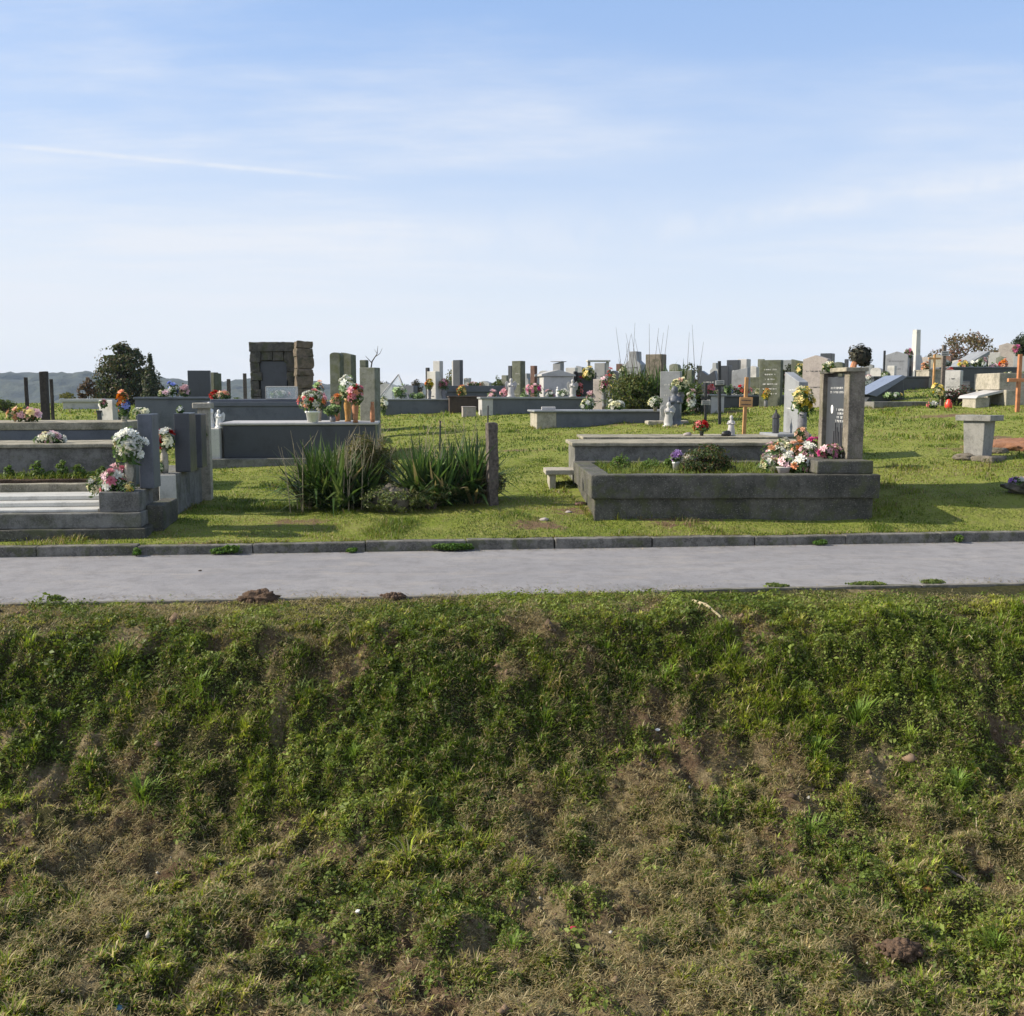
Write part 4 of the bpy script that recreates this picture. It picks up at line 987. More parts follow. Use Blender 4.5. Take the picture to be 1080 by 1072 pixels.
# L4: headstone group behind the marble grave
b = P(187, 530, Y1 + 1.35); Yd = Y1 + 1.35; zb = Gz(b.x, Yd) - .05; zt4 = P(187, 500, Yd).z
o = thing('grave_block', 'pale marble fronted concrete grave head block behind the marble slab grave', 'grave', (b.x, Yd, zb))
obj('block', box(new(), -.40, 0, .03, 1.4, 0, zt4 - zb, .012, cuts=14, amp=.006), M['cgrey'], o)
obj('front_panel', box(new(), -.19, -.01, 0, .028, .05, zt4 - zb - .01, .004), M['marble'], o)
u, v = xy2uv(b.x - .4, Yd); footprints.append((u, u + .4, v, v + 1.4))
for lb, px, dy, wd, pt in (('dark headstone with a mossy top right of the red and white flowers', 191, .25, .36, 436), ('second dark headstone standing close behind the mossy one', 204, .95, .3, 437)):
    b = P(px, pt, Yd + dy); H = b.z - zt4
    o = tag(obj('headstone', box(new(), -.085, .085, 0, wd, 0, H, .01, cuts=8, amp=.004), M['gdark']), lb, 'headstone'); o.location = (b.x, Yd + dy, zt4); o.rotation_euler = (0, 0, TH)
flowers('red and cream flowers in a weathered stone vase before the mossy headstone', 174, 500, 450, 24, Yd + .12, ['red', 'cream', 'white'], 14, 'jar', .55, 'conc', z=zt4, fr=.05, vw=9)
flowers('small whitish flowers at the foot of the weathered stone vase', 168, 502, 484, 12, Yd + .08, ['cream', 'green'], 7, z=zt4, fr=.03)
b = P(215, 425, Yd + 1.5); zg = Gz(b.x, Yd + 1.5) - .05; H = b.z - zg
o = thing('stone_column', 'slim pale concrete column with a projecting cap behind the dark headstones', 'column', (b.x, Yd + 1.5, zg))
obj('shaft', box(new(), -.065, .065, -.08, .08, 0, H - .07, .008, cuts=10, amp=.004), M['conc'], o); obj('cap', box(new(), -.12, .10, -.12, .12, H - .07, H, .008), M['conc'], o)
flowers('yellowish green flowers hanging on the slim concrete column', 213, 463, 448, 11, Yd + 1.36, ['cream', 'yellow', 'green'], 7, fr=.04)
flowers('faint blue white flowers on the mossy headstone', 190, 437, 427, 9, Yd + .35, ['white', 'blue', 'white'], 5, z=zt4 + P(187, 436, Yd + .25).z - zt4, fr=.03)
flowers('orange flowers over blue ones in a tall pale vase between the tombs', 131, 446, 408, 15, Y1 + 4.0, ['orange', 'orange', 'blue', 'blue'], 18, 'tall', .35, 'conc', z=L3['_z'] - .15, fr=.05, vw=7)
for px, pyt, pyb, y_, th, lb, mt in ((46, 392, 432, 20, .065, 'thick dark wooden post rising behind the flowers on the far left', 'wdark'), (27, 398, 430, 22, .032, 'thin dark wooden post leftmost behind the tombs', 'wdark'), (54, 400, 428, 26, .035, 'slim grey post right of the thick dark post', 'wdark')):
    p = P(px, pyt, y_); zg = Gz(p.x, y_); b = box(new(), -th, th, -th, th, -.1, p.z - zg, .01, cuts=5, amp=.012, seed=px); o = tag(obj('wooden_post', b, M[mt]), lb, 'post'); o.location = (p.x, y_, zg)
    box
# back rows left
B0 = tomb('long blue grey tomb wall in the back row left of the stone monument', 142, 226, 22.5, 419, 1.1, 'gblue', .05, .03)
B1 = tomb('stepped blue grey tomb in front of the stone monument', 216, 345, 20.3, 424, 1.2, 'gblue', .09, .03, steps=1)
L5 = tomb('large dark polished tomb with a thin white lid edge and pale base ledge', 235, 396, 17.2, 446, 1.35, 'gdark', .045, .05, 'mgrey', base=.16, basemat='cgrey', basew=.22, rough=False)
p = P(206, 480, 17.1); zg = Gz(p.x, 17.1) - .05
o = tag(obj('marble_block', box(new(), 0, .43, 0, .5, 0, P(206, 452, 17.1).z - zg, .01), M['marble']), 'pale marble block at the left end of the dark polished tomb', 'block'); o.location = (p.x, 17.0, zg); o.rotation_euler = (0, 0, TH)
zm_ = P(206, 452, 17.1).z
figurine('small white angel figurine on the left corner of the dark polished tomb', 231, 432, 448, 17.25, z=zm_)
figurine('slender grey white statuette behind the slim column', 221, 424, 447, 17.3, z=zm_, wings=False)
tomb('low pale grave slab far out on the left lawn', 66, 107, 44, 421, 1.6, 'mgrey', .12, .1)
headstone('little white headstone in front of the dark trees on the left', 114, 422, 25, .5, .16, 'flat', 'mgrey', R(60))
tomb('small dark low tomb beside the little white headstone', 102, 127, 25, 433, .8, 'gdark', .04, .02)
flowers('colourful small flowers by the little white headstone', 109, 430, 421, 10, 24.7, ['pink', 'white', 'yellow'], 6, fr=.06)
for px, pyt, y_, wd, th, st, mt, rz, lb in (
    (210, 391, 26, .15, .55, 'flat', 'gdark', TH, 'narrow black headstone seen edge on behind the left tombs'),
    (222, 393, 27, .35, .2, 'flat', 'green', R(70), 'mossy double topped headstone right of the narrow black one'),
    (227, 394, 27.6, .25, .2, 'flat', 'green', R(70), 'thin mossy slab touching the double topped headstone'),
    (355, 372, 22, .24, .2, 'round', 'green', R(75), 'left weathered rounded headstone of the leaning pair'),
    (367.5, 372, 22.3, .25, .22, 'slant', 'green', R(70), 'right weathered headstone with a slanting top of the leaning pair'),
    (390, 388, 18.6, .30, .25, 'flat', 'mossgrey', R(75), 'grey headstone with a bare twig over it at the end of the dark tomb'),
    (384, 380, 19.3, .13, .13, 'flat', 'green', R(75), 'thin dark stump of stone just behind the grey headstone with the twig')):
    headstone(lb, px, pyt, y_, wd, th, st, mt, rz, rows=0, z=(L5['_z'] if px == 390 and False else None))
# stone monument
Ym = 24.0; p = P(287, 361, Ym); zg = Gz(p.x, Ym) - .1; H = p.z - zg
o = thing('stone_monument', 'big rough masonry monument with a recessed dark tablet', 'monument', (p.x, Ym, zg), R(3))
bm = new(); r_ = random.Random(4); z = 0; wd = .52
while z < H - .3:
    h = r_.uniform(.16, .26); h = min(h, H - .26 - z)
    for a, c_ in ((-wd, -.30 + r_.uniform(-.05, .04)), (.30 + r_.uniform(-.04, .05), wd)): box(bm, a, c_, r_.uniform(-.02, .02), .4, z, z + h - .006, .012, cuts=5, amp=.022, seed=z + a)
    z += h
for k in range(4): box(bm, -wd + .01 + k * .26, -wd + k * .26 + .25, r_.uniform(-.02, .02), .4, H - .42, H - .22, .012, cuts=5, amp=.022, seed=k)
box(bm, -wd, wd, .2, .38, 0, H - .2, .01)
obj('stonework', bm, M['monu'], o); obj('tablet', box(new(), -.31, .31, .09, .198, .05, H - .43, .01), M['gdark'], o)
obj('coping', box(new(), -wd - .01, wd + .01, -.03, .42, H - .215, H, .014, cuts=14, amp=.02, seed=8), M['monu'], o)
p = P(320, 360, Ym - .2); zg = Gz(p.x, Ym) - .1; H = p.z - zg
o = thing('stone_pillar', 'free standing pillar of stacked rough brown stones beside the monument', 'pillar', (p.x, Ym - .2, zg), R(20))
z = 0; bm = new(); k = 0
while z < H - .05:
    h = min(r_.uniform(.16, .3), H - z); j = r_.uniform(-.02, .02); box(bm, -.19 + j, .19 + j, -.19, .19, z, z + h - .005, .02, cuts=5, amp=.035, seed=k * 3.3); z += h; k += 1
obj('stonework', bm, stone('rough_brown', (.17, .135, .10), (.07, .06, .05), .5, .95, .02, moss=.3, scale=5), o)
# clear box with flowers
Yc = 20.5; p = P(281, 434, Yc); zt_ = B1['_z'] + .05; H = P(281, 408, Yc).z - zt_; wd = 31 / F * Yc
if '_glass' not in _m:
    m, nt, b_, out = nt_mat('clear_plastic'); tr = nt.nodes.new('ShaderNodeBsdfTransparent'); mx = nt.nodes.new('ShaderNodeMixShader'); mx.inputs[0].default_value = .25
    b_.inputs['Base Color'].default_value = (.7, .75, .78, 1); b_.inputs['Roughness'].default_value = .15
    nt.links.new(tr.outputs[0], mx.inputs[1]); nt.links.new(b_.outputs[0], mx.inputs[2]); nt.links.new(mx.outputs[0], out.inputs[0]); _m['_glass'] = m
GL = _m['_glass']; M['glass'] = GL
o = thing('display_case', 'clear square display case of flowers before the stone monument', 'display case', (p.x, Yc, zt_))
bm = new(); box(bm, 0, wd, 0, .01, 0, H, 0); box(bm, 0, wd, .3, .31, 0, H, 0); box(bm, 0, .01, .011, .299, 0, H, 0); box(bm, wd - .01, wd, .011, .299, 0, H, 0); box(bm, 0, wd, .0, .31, H + .001, H + .01, 0); obj('panes', bm, GL, o)
bm = new()
for a, b_ in ((0, 0), (wd, 0), (0, .31), (wd, .31)): tube(bm, [(a, b_, 0), (a, b_, H)], .008, 5)
tube(bm, [(0, 0, H), (wd, 0, H)], .008, 5); tube(bm, [(0, 0, .01), (wd, 0, .01)], .008, 5); obj('frame', bm, M['mgrey'], o)
flowers('arched pale pink and green flower arrangement inside the clear case', 295, 434, 411, 24, Yc + .16, ['palepink', 'white', 'green'], 18, z=zt_ + .005, fr=.045, dep=.22)
# flowers on L5
z5 = L5['_z']; gp = 'vases of flowers standing on the dark polished tomb'
for lb, px, pb, pt, ww, y_, cols, n, vs_, vm, vf, vw in (
    ('wide bouquet of white, coral and blue flowers in a white pot on the dark tomb', 330, 446, 408, 34, 17.4, ['white', 'orange', 'pink', 'red', 'white'], 26, 'pot', 'white', .32, 16),
    ('pale green and white flowers beside the wide bouquet', 351, 446, 426, 20, 17.7, ['green', 'white'], 10, 'jar', 'vgrey', .4, 7),
    ('tall green and cream bouquet in an amber vase on the dark tomb', 367, 446, 392, 22, 17.9, ['green', 'cream', 'white'], 18, 'tall', 'amber', .46, 9),
    ('coral red and white bouquet in a terracotta vase on the dark tomb', 375, 446, 402, 20, 17.4, ['red', 'pink', 'white', 'orange'], 18, 'tall', 'terra', .5, 8),
    ('brownish red jar with small faded flowers on the dark tomb', 355, 446, 415, 14, 18.2, ['peach', 'orange'], 7, 'jar', 'terra', .6, 8),
    ('green leafy bunch with a brown top left of the leaning headstone pair', 337, 446, 398, 12, 18.3, ['green', 'peach'], 9, 'tall', 'conc', .4, 6)):
    flowers(lb, px, pb, pt, ww, y_, cols, n, vs_, vf, vm, z=z5, group=gp, fr=.058, vw=vw)
p = P(393, 446, 17.5); bm = new(); lathe(bm, [(r * .09, zz * (P(393, 424, 17.5).z - z5)) for r, zz in VASE['jar']], 14); o = tag(obj('clay_jar', bm, M['terra'], None, True), 'empty terracotta jar on the right end of the dark tomb', 'jar'); o.location = (p.x, 17.5, z5)
p = P(392, 390, 18.7); o = thing('bare_twig', 'bare forked twig sticking up over the grey headstone', 'twig', (p.x, 18.55, p.z - .02), 0)
bm = new(); tube(bm, [(0, 0, 0), (.03, 0, .16), (.12, .02, .30), (.14, 0, .44)], [.014, .012, .007, .003], 5); tube(bm, [(.02, 0, .14), (-.09, 0, .26)], [.01, .003], 5); tube(bm, [(.08, .0, .24), (.17, 0, .30), (.22, 0, .40)], [.008, .005, .002], 5); tube(bm, [(.12, .02, .3), (.07, 0, .38)], [.005, .002], 4); obj('branch', bm, M['bark'], o)
# figures of colour left back
g_ = 'small flowers along the far left row'
for lb, px, pb, pt, ww, y_, cols, n in (('pale blue pointed cone of flowers on the long back tomb', 182, 419, 401, 14, 22.9, ['blue', 'white'], 10), ('pinkish brown flowers right of the pale blue cone', 195, 419, 405, 13, 22.9, ['peach', 'palepink'], 8),
    ('dusky pink bunch left of the pale blue cone', 173, 420, 411, 14, 22.8, ['palepink', 'cream'], 7), ('orange and pink flowers above the stepped tomb', 236, 420, 411, 16, 20.8, ['peach', 'orange', 'pink'], 9), ('dark red bunch beside the slim column top', 226, 424, 412, 10, 20.9, ['red', 'peach'], 6)):
    flowers(lb, px, pb, pt, ww, y_, cols, n, fr=.06, group=g_, z=(B0 if y_ > 22 else B1)['_z'] + (0 if y_ > 22 else .05))
for px, pt, y_, lb in ((241, 400, 27, 'thin pale stake between the back headstones'), (258, 394, 27, 'dark stake just left of the big stone monument')):
    p = P(px, pt, y_); zg = Gz(p.x, y_); o = tag(obj('stake', box(new(), -.04, .04, -.04, .04, -.1, p.z - zg, .005), M['wgrey']), lb, 'stake'); o.location = (p.x, y_, zg)

# trees on the left
shrub('dark spreading evergreen tree on the left skyline', 135, 424, 362, 66, 52, [(.035, .06, .025), (.055, .08, .03), (.08, .085, .035), (.11, .09, .045)], N=17000, leaf=.13, name='evergreen_tree', dep=2.4,
      lobes=[(-.2, 0, .68, .27), (.08, 0, .55, .3), (-.3, .1, .4, .26), (.3, 0, .36, .26), (0, 0, .3, .34), (-.05, 0, .85, .16), (.12, 0, .76, .15), (-.36, 0, .15, .2), (.4, 0, .2, .22), (-.12, 0, .78, .2)])
shrub('slim upright dark tree right of the spreading evergreen', 160, 424, 376, 15, 51, [(.03, .05, .02), (.05, .065, .03), (.08, .085, .05)], N=5000, leaf=.12, name='evergreen_tree', lobes=[(0, 0, .9, .16), (.1, 0, .65, .22), (0, 0, .4, .4), (-.1, 0, .2, .5)], dep=1)
shrub('small reddish brown bush left of the dark evergreen', 93, 424, 396, 22, 48, [(.14, .075, .045), (.10, .07, .04), (.07, .06, .03)], N=1600, leaf=.1, name='bush', n=4)
shrub('yellow green low bush on the far left lawn', 72, 422, 412, 22, 50, [(.16, .15, .04), (.11, .12, .035)], N=900, leaf=.09, name='bush', n=3)
shrub('green hedge clump at the left picture edge', 8, 430, 418, 34, 40, [(.06, .09, .025), (.09, .12, .03)], N=1600, leaf=.08, name='bush', n=5)
shrub('dark green conifer patch behind the narrow black headstone', 196, 420, 402, 20, 40, [(.035, .05, .02), (.06, .06, .03)], N=1200, leaf=.08, name='bush', n=4)
shrub('green leafy patch left of the stone monument', 250, 421, 410, 24, 30, [(.09, .13, .03), (.06, .09, .025)], N=900, leaf=.06, name='bush', n=3)
# ================================================================== BUSHES IN THE MIDDLE FOREGROUND
Yb = G(350, 540).y
o = strap_plant('left yucca clump with bright green straps and dry stems', 350, 536, 458, 100, Yb + .1, 10, .70, N=80, dry=.12)
stalks(o, 24, .85, .95, .5, 'dry', .005, 2)
shrub('olive green wild growth behind the left yucca with feathery tops', 388, 528, 452, 62, Yb + .55, [(.10, .11, .035), (.14, .13, .05), (.07, .09, .025), (.20, .17, .08)], N=9000, leaf=.05, name='wild_shrub', asp=.22, n=7, seed=3)
o = strap_plant('right dark yucca clump with long stiff straps', 468, 537, 462, 108, Yb + .25, 11, .70, N=90, dry=.08, cols=((.03, .06, .022), (.045, .09, .03), (.06, .12, .035), (.10, .16, .05)))
stalks(o, 8, .85, .95, .4, 'dry', .005, 5)
shrub('low dark weeds at the foot of the wooden post', 500, 538, 482, 66, Yb + .2, [(.05, .07, .025), (.09, .09, .04), (.15, .12, .07)], N=6000, leaf=.04, name='wild_shrub', asp=.3, n=6, seed=5)
g = G(412, 541); bm = new(); blob(bm, (0, 0, .12), (.22, .15, .17), 3, .35, 1.8, 3)
o = tag(obj('rock', bm, M['rock'], None, True), 'mossy grey boulder half hidden between the two yucca clumps', 'rock'); o.location = (g.x + .02, g.y + .12, g.z)
shrub('yellow green creeping weeds growing over the boulder', 412, 543, 503, 66, g.y + .08, [(.15, .20, .05), (.11, .15, .04), (.20, .23, .09), (.20, .21, .12)], N=7000, leaf=.032, name='wild_shrub', asp=.35, n=7, seed=7)
for i, (px, pb, pt, n, lb) in enumerate(((395, 500, 440, 14, 'dry brown grass stalks rising over the left yucca'), (492, 500, 432, 9, 'thin dry stems left of the iron rod'), (440, 505, 455, 8, 'few dry stems between the yucca clumps'))):
    p = P(px, pb, Yb + .6); zg = Gz(p.x, Yb + .6); o = thing('dry_grass_clump', lb, 'dry grass', (p.x, Yb + .6, zg), 0, 'dry stalks among the yuccas'); stalks(o, n, .45, P(px, pt, Yb + .6).z - zg, .3, 'dry', .0045, 10 + i)

shrub('tangled dry brown and green growth in front of the right yucca', 455, 541, 505, 60, Yb - .02, [(.15, .18, .06), (.10, .14, .035), (.22, .22, .11), (.07, .11, .03)], N=3200, leaf=.05, name='wild_shrub', asp=.16, n=7, seed=9)
shrub('feathery brown topped weeds between left yucca and dark tomb', 368, 520, 462, 60, Yb + .75, [(.13, .14, .05), (.10, .14, .035), (.20, .19, .09)], N=4200, leaf=.05, name='wild_shrub', asp=.14, n=8, seed=12)
# ================================================================== MIDDLE AND BACK ROWS
C2 = tomb('long low grey tomb with a pale left end in the middle of the lawn', 566, 712, G(568, 453).y, 433, 1.1, 'gblue', .04, .06, 'ggrey', end=.42, endmat='conc')  # beige end panel puts the sunlit left side into the colour
C1 = tomb('long blue grey tomb with a white gabled left end further back', 508, 625, 27, 419, 1.2, 'gblue', .05, .04, 'ggrey', end=.3, endmat='mgrey')  # whitish end panel also stands for sun on the left face
D1 = tomb('far long dark tomb behind the yucca bushes', 404, 476, 30, 421, 1.3, 'gblue', .04, .03, 'ggrey')
D2 = tomb('blue grey slab tomb at centre left in the far row', 462, 542, 33, 407, 1.3, 'gblue', .2, .05)
D3 = tomb('rusty brown low tomb under the blue grey slab', 474, 512, 29.5, 418, .9, 'brown', .04, .03)
D4 = tomb('small pinkish block on the grass left of the gabled tomb', 488, 502, 27, 429, .5, 'pinkish', .03, .01)
E1 = tomb('pale lidded tomb behind the iron crosses', 750, 764, 24, 416, 1.6, 'mgrey', .04, .05, 'ggrey')
E2 = tomb('long dark blue tomb in the row behind the wooden cross', 762, 878, 26, 417, 1.2, 'gdark', .05, .04, 'gblue')
p = P(578, 431, C2.location.y + .3); o = tag(obj('stone_block', box(new(), -.14, .16, -.12, .12, 0, .07, .008), M['mgrey']), 'small pale block lying on the left end of the long low tomb', 'block'); o.location = (p.x, C2.location.y + .35, C2['_z'])
g = G(703, 447); o = tag(obj('flat_stone', box(new(), -.42, .42, -.25, .25, -.05, .06, .02, cuts=10, amp=.02, seed=5), M['conc']), 'flat weathered stone lying in the grass right of the long low tomb', 'stone'); o.location = g
for px, y_, z_, pb, pt, ww, cols, n, lb in (
    (620, 22.2, C2['_z'], 432, 418, 18, ['white', 'cream', 'green'], 14, 'round greenish white bouquet on the long low tomb'),
    (650, 22.2, C2['_z'], 432, 421, 22, ['cream', 'white'], 13, 'flat cream bouquet right of the round one on the long low tomb'),
    (563, 27.6, C1['_z'], 419, 402, 24, ['pink', 'palepink', 'magenta'], 18, 'bright pink bouquet on the gabled tomb'),
    (594, 27.4, C1['_z'], 419, 409, 14, ['white'], 8, 'small white flowers on the gabled tomb')):
    flowers(lb, px, pb, pt, ww, y_, cols, n, z=z_, fr=.055)
# statue group in front of the big bush
p = P(709, 437, 20.9); zg = Gz(p.x, 20.9)
headstone('tall blue white headstone with flowers before the big bush', 708, 392, 21.6, .42, .2, 'flat', 'ggrey', R(70), rows=3)
figurine('dark blue robed statue in front of the blue white headstone', 711, 407, 440, 20.9, z=zg, mat='gblue', wings=False)
figurine('white kneeling angel at the foot of the blue white headstone', 705, 424, 441, 20.7, z=Gz(P(705, 441, 20.7).x, 20.7), mat='mgrey')
flowers('cream yellow flowers spreading right of the blue white headstone', 717, 425, 397, 25, 21.2, ['cream', 'cream', 'peach'], 18, 'tall', .4, 'vgrey', z=None, fr=.065)
flowers('white bouquet left of the dark blue statue', 691, 434, 417, 18, 21.0, ['white', 'cream'], 13, 'pot', .3, 'pinkish', fr=.06)
# big bush with bare stalks
o = strap_plant('large yucca bush with tall bare stalks in the middle of the back rows', 690, 432, 380, 92, 24.2, 15, 1.12, N=75, wid=.06, dry=.06)
stalks(o, 16, 1.9, 2.2, .8, 'bark', .0065, 7, False)
shrub('olive green shrub under the large yucca bush', 668, 432, 388, 60, 23.6, [(.09, .11, .03), (.13, .14, .04), (.06, .08, .025)], N=3200, leaf=.06, name='shrub', n=7)
shrub('light green shrub right of the large yucca bush', 735, 430, 398, 26, 25, [(.12, .16, .04), (.15, .17, .05)], N=1600, leaf=.06, name='shrub', n=4)
# tall wooden cross and iron crosses
cross('slim raw pine cross with a small name board', 784, 398, 461, 15.8, 'wood', .052, None, plate='wood', plw=.20, plh=.15, plat=.66, lean=R(1.5), z=Gz(P(784, 461, 15.8).x, 15.8))
p = P(788, 396, 15.8); 
cross('thin dark iron grave cross with a small white plate, taller of the two', 759, 381, 447, 20.2, 'iron', .055, .22, .62, 'mgrey', plw=.17, plh=.09, plat=.66, lean=R(-1.5), z=Gz(P(759, 447, 20.2).x, 20.2))
cross('thin dark iron grave cross with a small white plate, shorter of the two', 744, 404, 441, 20.8, 'iron', .05, .20, .62, 'mgrey', plw=.18, plh=.09, plat=.5, z=Gz(P(744, 441, 20.8).x, 20.8))
# centre-left skyline
HS = [  # px, top, Y, w, t, style, mat, rz, rows, label
    (457, 392, 31, .32, .22, 'flat', 'marble', 60, 2, 'white framed headstone beside the orange flowers'),
    (462, 381, 33, .26, .2, 'flat', 'mgrey', 60, 0, 'tall pale slab headstone behind the white framed one'),
    (451, 388, 31.5, .10, .1, 'flat', 'iron', 60, 0, 'short dark stone stump left of the white framed headstone'),
    (483, 380, 34, .32, .16, 'flat', 'gdark', 50, 0, 'tall dark shiny headstone left of the blue grey slab tomb'),
    (479, 381, 34.2, .14, .1, 'flat', 'mgrey', 50, 0, 'pale strip of stone touching the tall dark shiny headstone'),
    (547, 381, 29, .30, .24, 'flat', 'green', 55, 3, 'greenish headstone pair half with a white figure before it'),
    (539, 386, 29.5, .12, .14, 'flat', 'gdark', 55, 0, 'narrow dark stone left of the greenish headstone'),
    (563, 386, 30, .16, .14, 'flat', 'reddish', 55, 0, 'slim reddish stone stump left of the house shaped tomb'),
    (634, 383, 30, .34, .2, 'flat', 'ggrey', 60, 2, 'grey headstone under the white roofed stone'),
    (632, 400, 25.5, .26, .16, 'flat', 'pinkish', 60, 2, 'brownish headstone edged dark behind the round bouquet'),
    (670, 371, 24.8, .44, .28, 'shoulder', 'ggrey', 58, 3, 'tall grey headstone rising out of the large yucca bush'),
    (692, 374, 26, .44, .3, 'flat', 'rock', 58, 0, 'brown rough headstone behind the yucca bush'),
    (726, 391, 27, .30, .2, 'flat', 'green', 55, 0, 'low mossy headstone right of the light green shrub'),
    (748, 391, 26.5, .50, .2, 'heart', 'gdark', 60, 2, 'dark butterfly shaped headstone behind the iron crosses'),
    (766, 386, 27.5, .22, .3, 'flat', 'gdark', 60, 0, 'dark upright slab between butterfly headstone and square one'),
    (774, 380, 29, .34, .22, 'flat', 'gdark', 60, 3, 'square dark headstone left of the pale one behind the pine cross'),
    (785, 379, 29.5, .28, .3, 'flat', 'mgrey', 55, 1, 'pale square headstone directly behind the pine cross'),
    (781, 388, 28, .46, .2, 'slantr', 'ggrey', 60, 0, 'light grey headstone with a sloping top just over the pine cross'),
    (801, 398, 30, .50, .2, 'flat', 'green', 60, 0, 'low mossy wall stone right of the pine cross'),
    (814, 380, 25.5, .52, .24, 'flat', 'green', 62, 6, 'broad grey green headstone left of the polished one'),
    (842, 379, 29, .34, .2, 'slant', 'green', 60, 1, 'small mossy topped headstone with yellow flowers'),
    (862, 375, 24, .58, .26, 'gable', 'pinkish', 56, 2, 'large pinkish gabled headstone behind the polished grey one'),
    (873, 373, 26, .28, .3, 'flat', 'gdark', 56, 0, 'dark slab peeping out behind the pinkish gabled headstone'),
    (885, 382, 27, .26, .2, 'round', 'green', 56, 0, 'small dark rounded headstone right of the gabled one'),
    (893, 379, 30, .10, .1, 'flat', 'gdark', 56, 0, 'tiny dark stone tip above the plaque headstone'),
    (947, 371, 30, .62, .28, 'gable', 'ggrey', 60, 3, 'grey gabled headstone left of the white obelisk'),
    (957, 375, 30.4, .3, .3, 'flat', 'gdark', 60, 0, 'dark slab close behind the grey gabled headstone'),
    (1005, 391, 24.5, .42, .22, 'flat', 'mgrey', 52, 2, 'pale headstone with a dark panel beside the wooden cross'),
    (1063, 362, 42, .62, .4, 'gable', 'pinkish', 60, 0, 'brownish gabled headstone on the right skyline'),
]
hs_root = {}
for px, pt, y_, wd, th, st, mt, rz, rows, lb in HS:
    headstone(lb, px, pt, y_, wd, th, st, mt, R(rz), rows=rows, letmat='letterd' if mt in ('mgrey', 'ggrey', 'marble', 'pinkish') else 'letter')
MORE = [
    (409, 404, 34, .5, .3, 'gable', 'ggrey', 60, 0, 'squat grey gabled stone behind the clear pointed cover'),
    (433, 407, 34, .4, .25, 'flat', 'gblue', 60, 0, 'low dark blue stone left of the flat yellow green bunch'),
    (470, 401, 36, .35, .2, 'round', 'mossgrey', 60, 0, 'little rounded stone behind the coral pink flowers'),
    (493, 399, 38, .22, .2, 'flat', 'mgrey', 60, 0, 'small pale stone peeping over the slab tomb'),
    (512, 402, 38, .5, .25, 'gable', 'ggrey', 60, 0, 'low grey gabled stone beside the round skyline bush'),
    (533, 396, 36, .2, .2, 'flat', 'mossgrey', 60, 0, 'narrow grey stone right of the round skyline bush'),
    (556, 394, 34, .25, .2, 'shoulder', 'ggrey', 60, 0, 'shouldered grey stone between the greenish and reddish stones'),
    (574, 391, 35, .3, .2, 'round', 'mgrey', 60, 0, 'pale rounded stone behind the house shaped tomb'),
    (603, 388, 34, .35, .2, 'flat', 'mgrey', 60, 1, 'pale stone standing behind the dark screen'),
    (612, 386, 36, .25, .2, 'slant', 'ggrey', 60, 0, 'slanted grey stone above the dark screen'),
    (648, 391, 31, .45, .2, 'gable', 'gdark', 60, 0, 'dark gabled stone left of the large yucca bush'),
    (654, 384, 33, .2, .2, 'flat', 'reddish', 60, 0, 'slim rusty stone left of the large yucca bush'),
    (712, 384, 31, .3, .2, 'round', 'mossgrey', 60, 0, 'rounded mossy stone right of the brown rough headstone'),
    (738, 386, 32, .12, .12, 'flat', 'gdark', 60, 0, 'thin dark stone post behind the butterfly headstone'),
    (755, 383, 33, .3, .2, 'shoulder', 'ggrey', 60, 0, 'shouldered grey stone behind the iron crosses'),
    (795, 386, 34, .3, .2, 'gable', 'mgrey', 60, 0, 'pale gabled stone right of the pine cross'),
    (803, 379, 36, .2, .2, 'flat', 'mossgrey', 60, 0, 'slim stone left of the broad grey green headstone'),
    (829, 380, 37, .45, .2, 'flat', 'ggrey', 60, 0, 'grey stone above the dark round shrub'),
    (905, 392, 34, .5, .25, 'flat', 'mgrey', 60, 0, 'pale stone right behind the dark wreath'),
    (917, 384, 36, .3, .2, 'gable', 'ggrey', 60, 0, 'small gabled stone above the tilted blue grey slab'),
    (925, 388, 33, .35, .2, 'round', 'mgrey', 60, 0, 'pale rounded stone left of the black iron cross'),
    (941, 386, 29, .2, .2, 'flat', 'marble', 60, 0, 'narrow whitish stone before the grey gabled headstone'),
    (975, 377, 37, .4, .2, 'flat', 'pinkish', 60, 0, 'beige stone just right of the obelisk'),
    (988, 374, 40, .5, .25, 'gable', 'conc', 60, 0, 'sandy gabled stone left of the dark wooden cross'),
    (1000, 376, 41, .3, .2, 'flat', 'reddish', 60, 0, 'reddish stone in the hedge right of the dark wooden cross'),
    (1010, 380, 36, .35, .2, 'round', 'mgrey', 60, 0, 'pale rounded stone behind the orange and yellow flowers'),
    (1024, 376, 38, .35, .2, 'flat', 'conc', 60, 0, 'sandy stone left of the roof like slab'),
    (1049, 372, 40, .4, .2, 'flat', 'mgrey', 60, 0, 'pale square stone right of the roof like slab'),
    (1056, 376, 36, .3, .2, 'gable', 'mossgrey', 60, 0, 'mossy gabled stone left of the brownish gabled headstone'),
    (1076, 376, 37, .4, .2, 'flat', 'ggrey', 60, 0, 'grey stone at the right edge behind the orange cross'),
]
for px, pt, y_, wd, th, st, mt, rz, rows, lb in MORE:
    headstone(lb, px, pt, y_, wd, th, st, mt, R(rz + (px % 5) * 4 - 10), rows=rows, letmat='letterd')
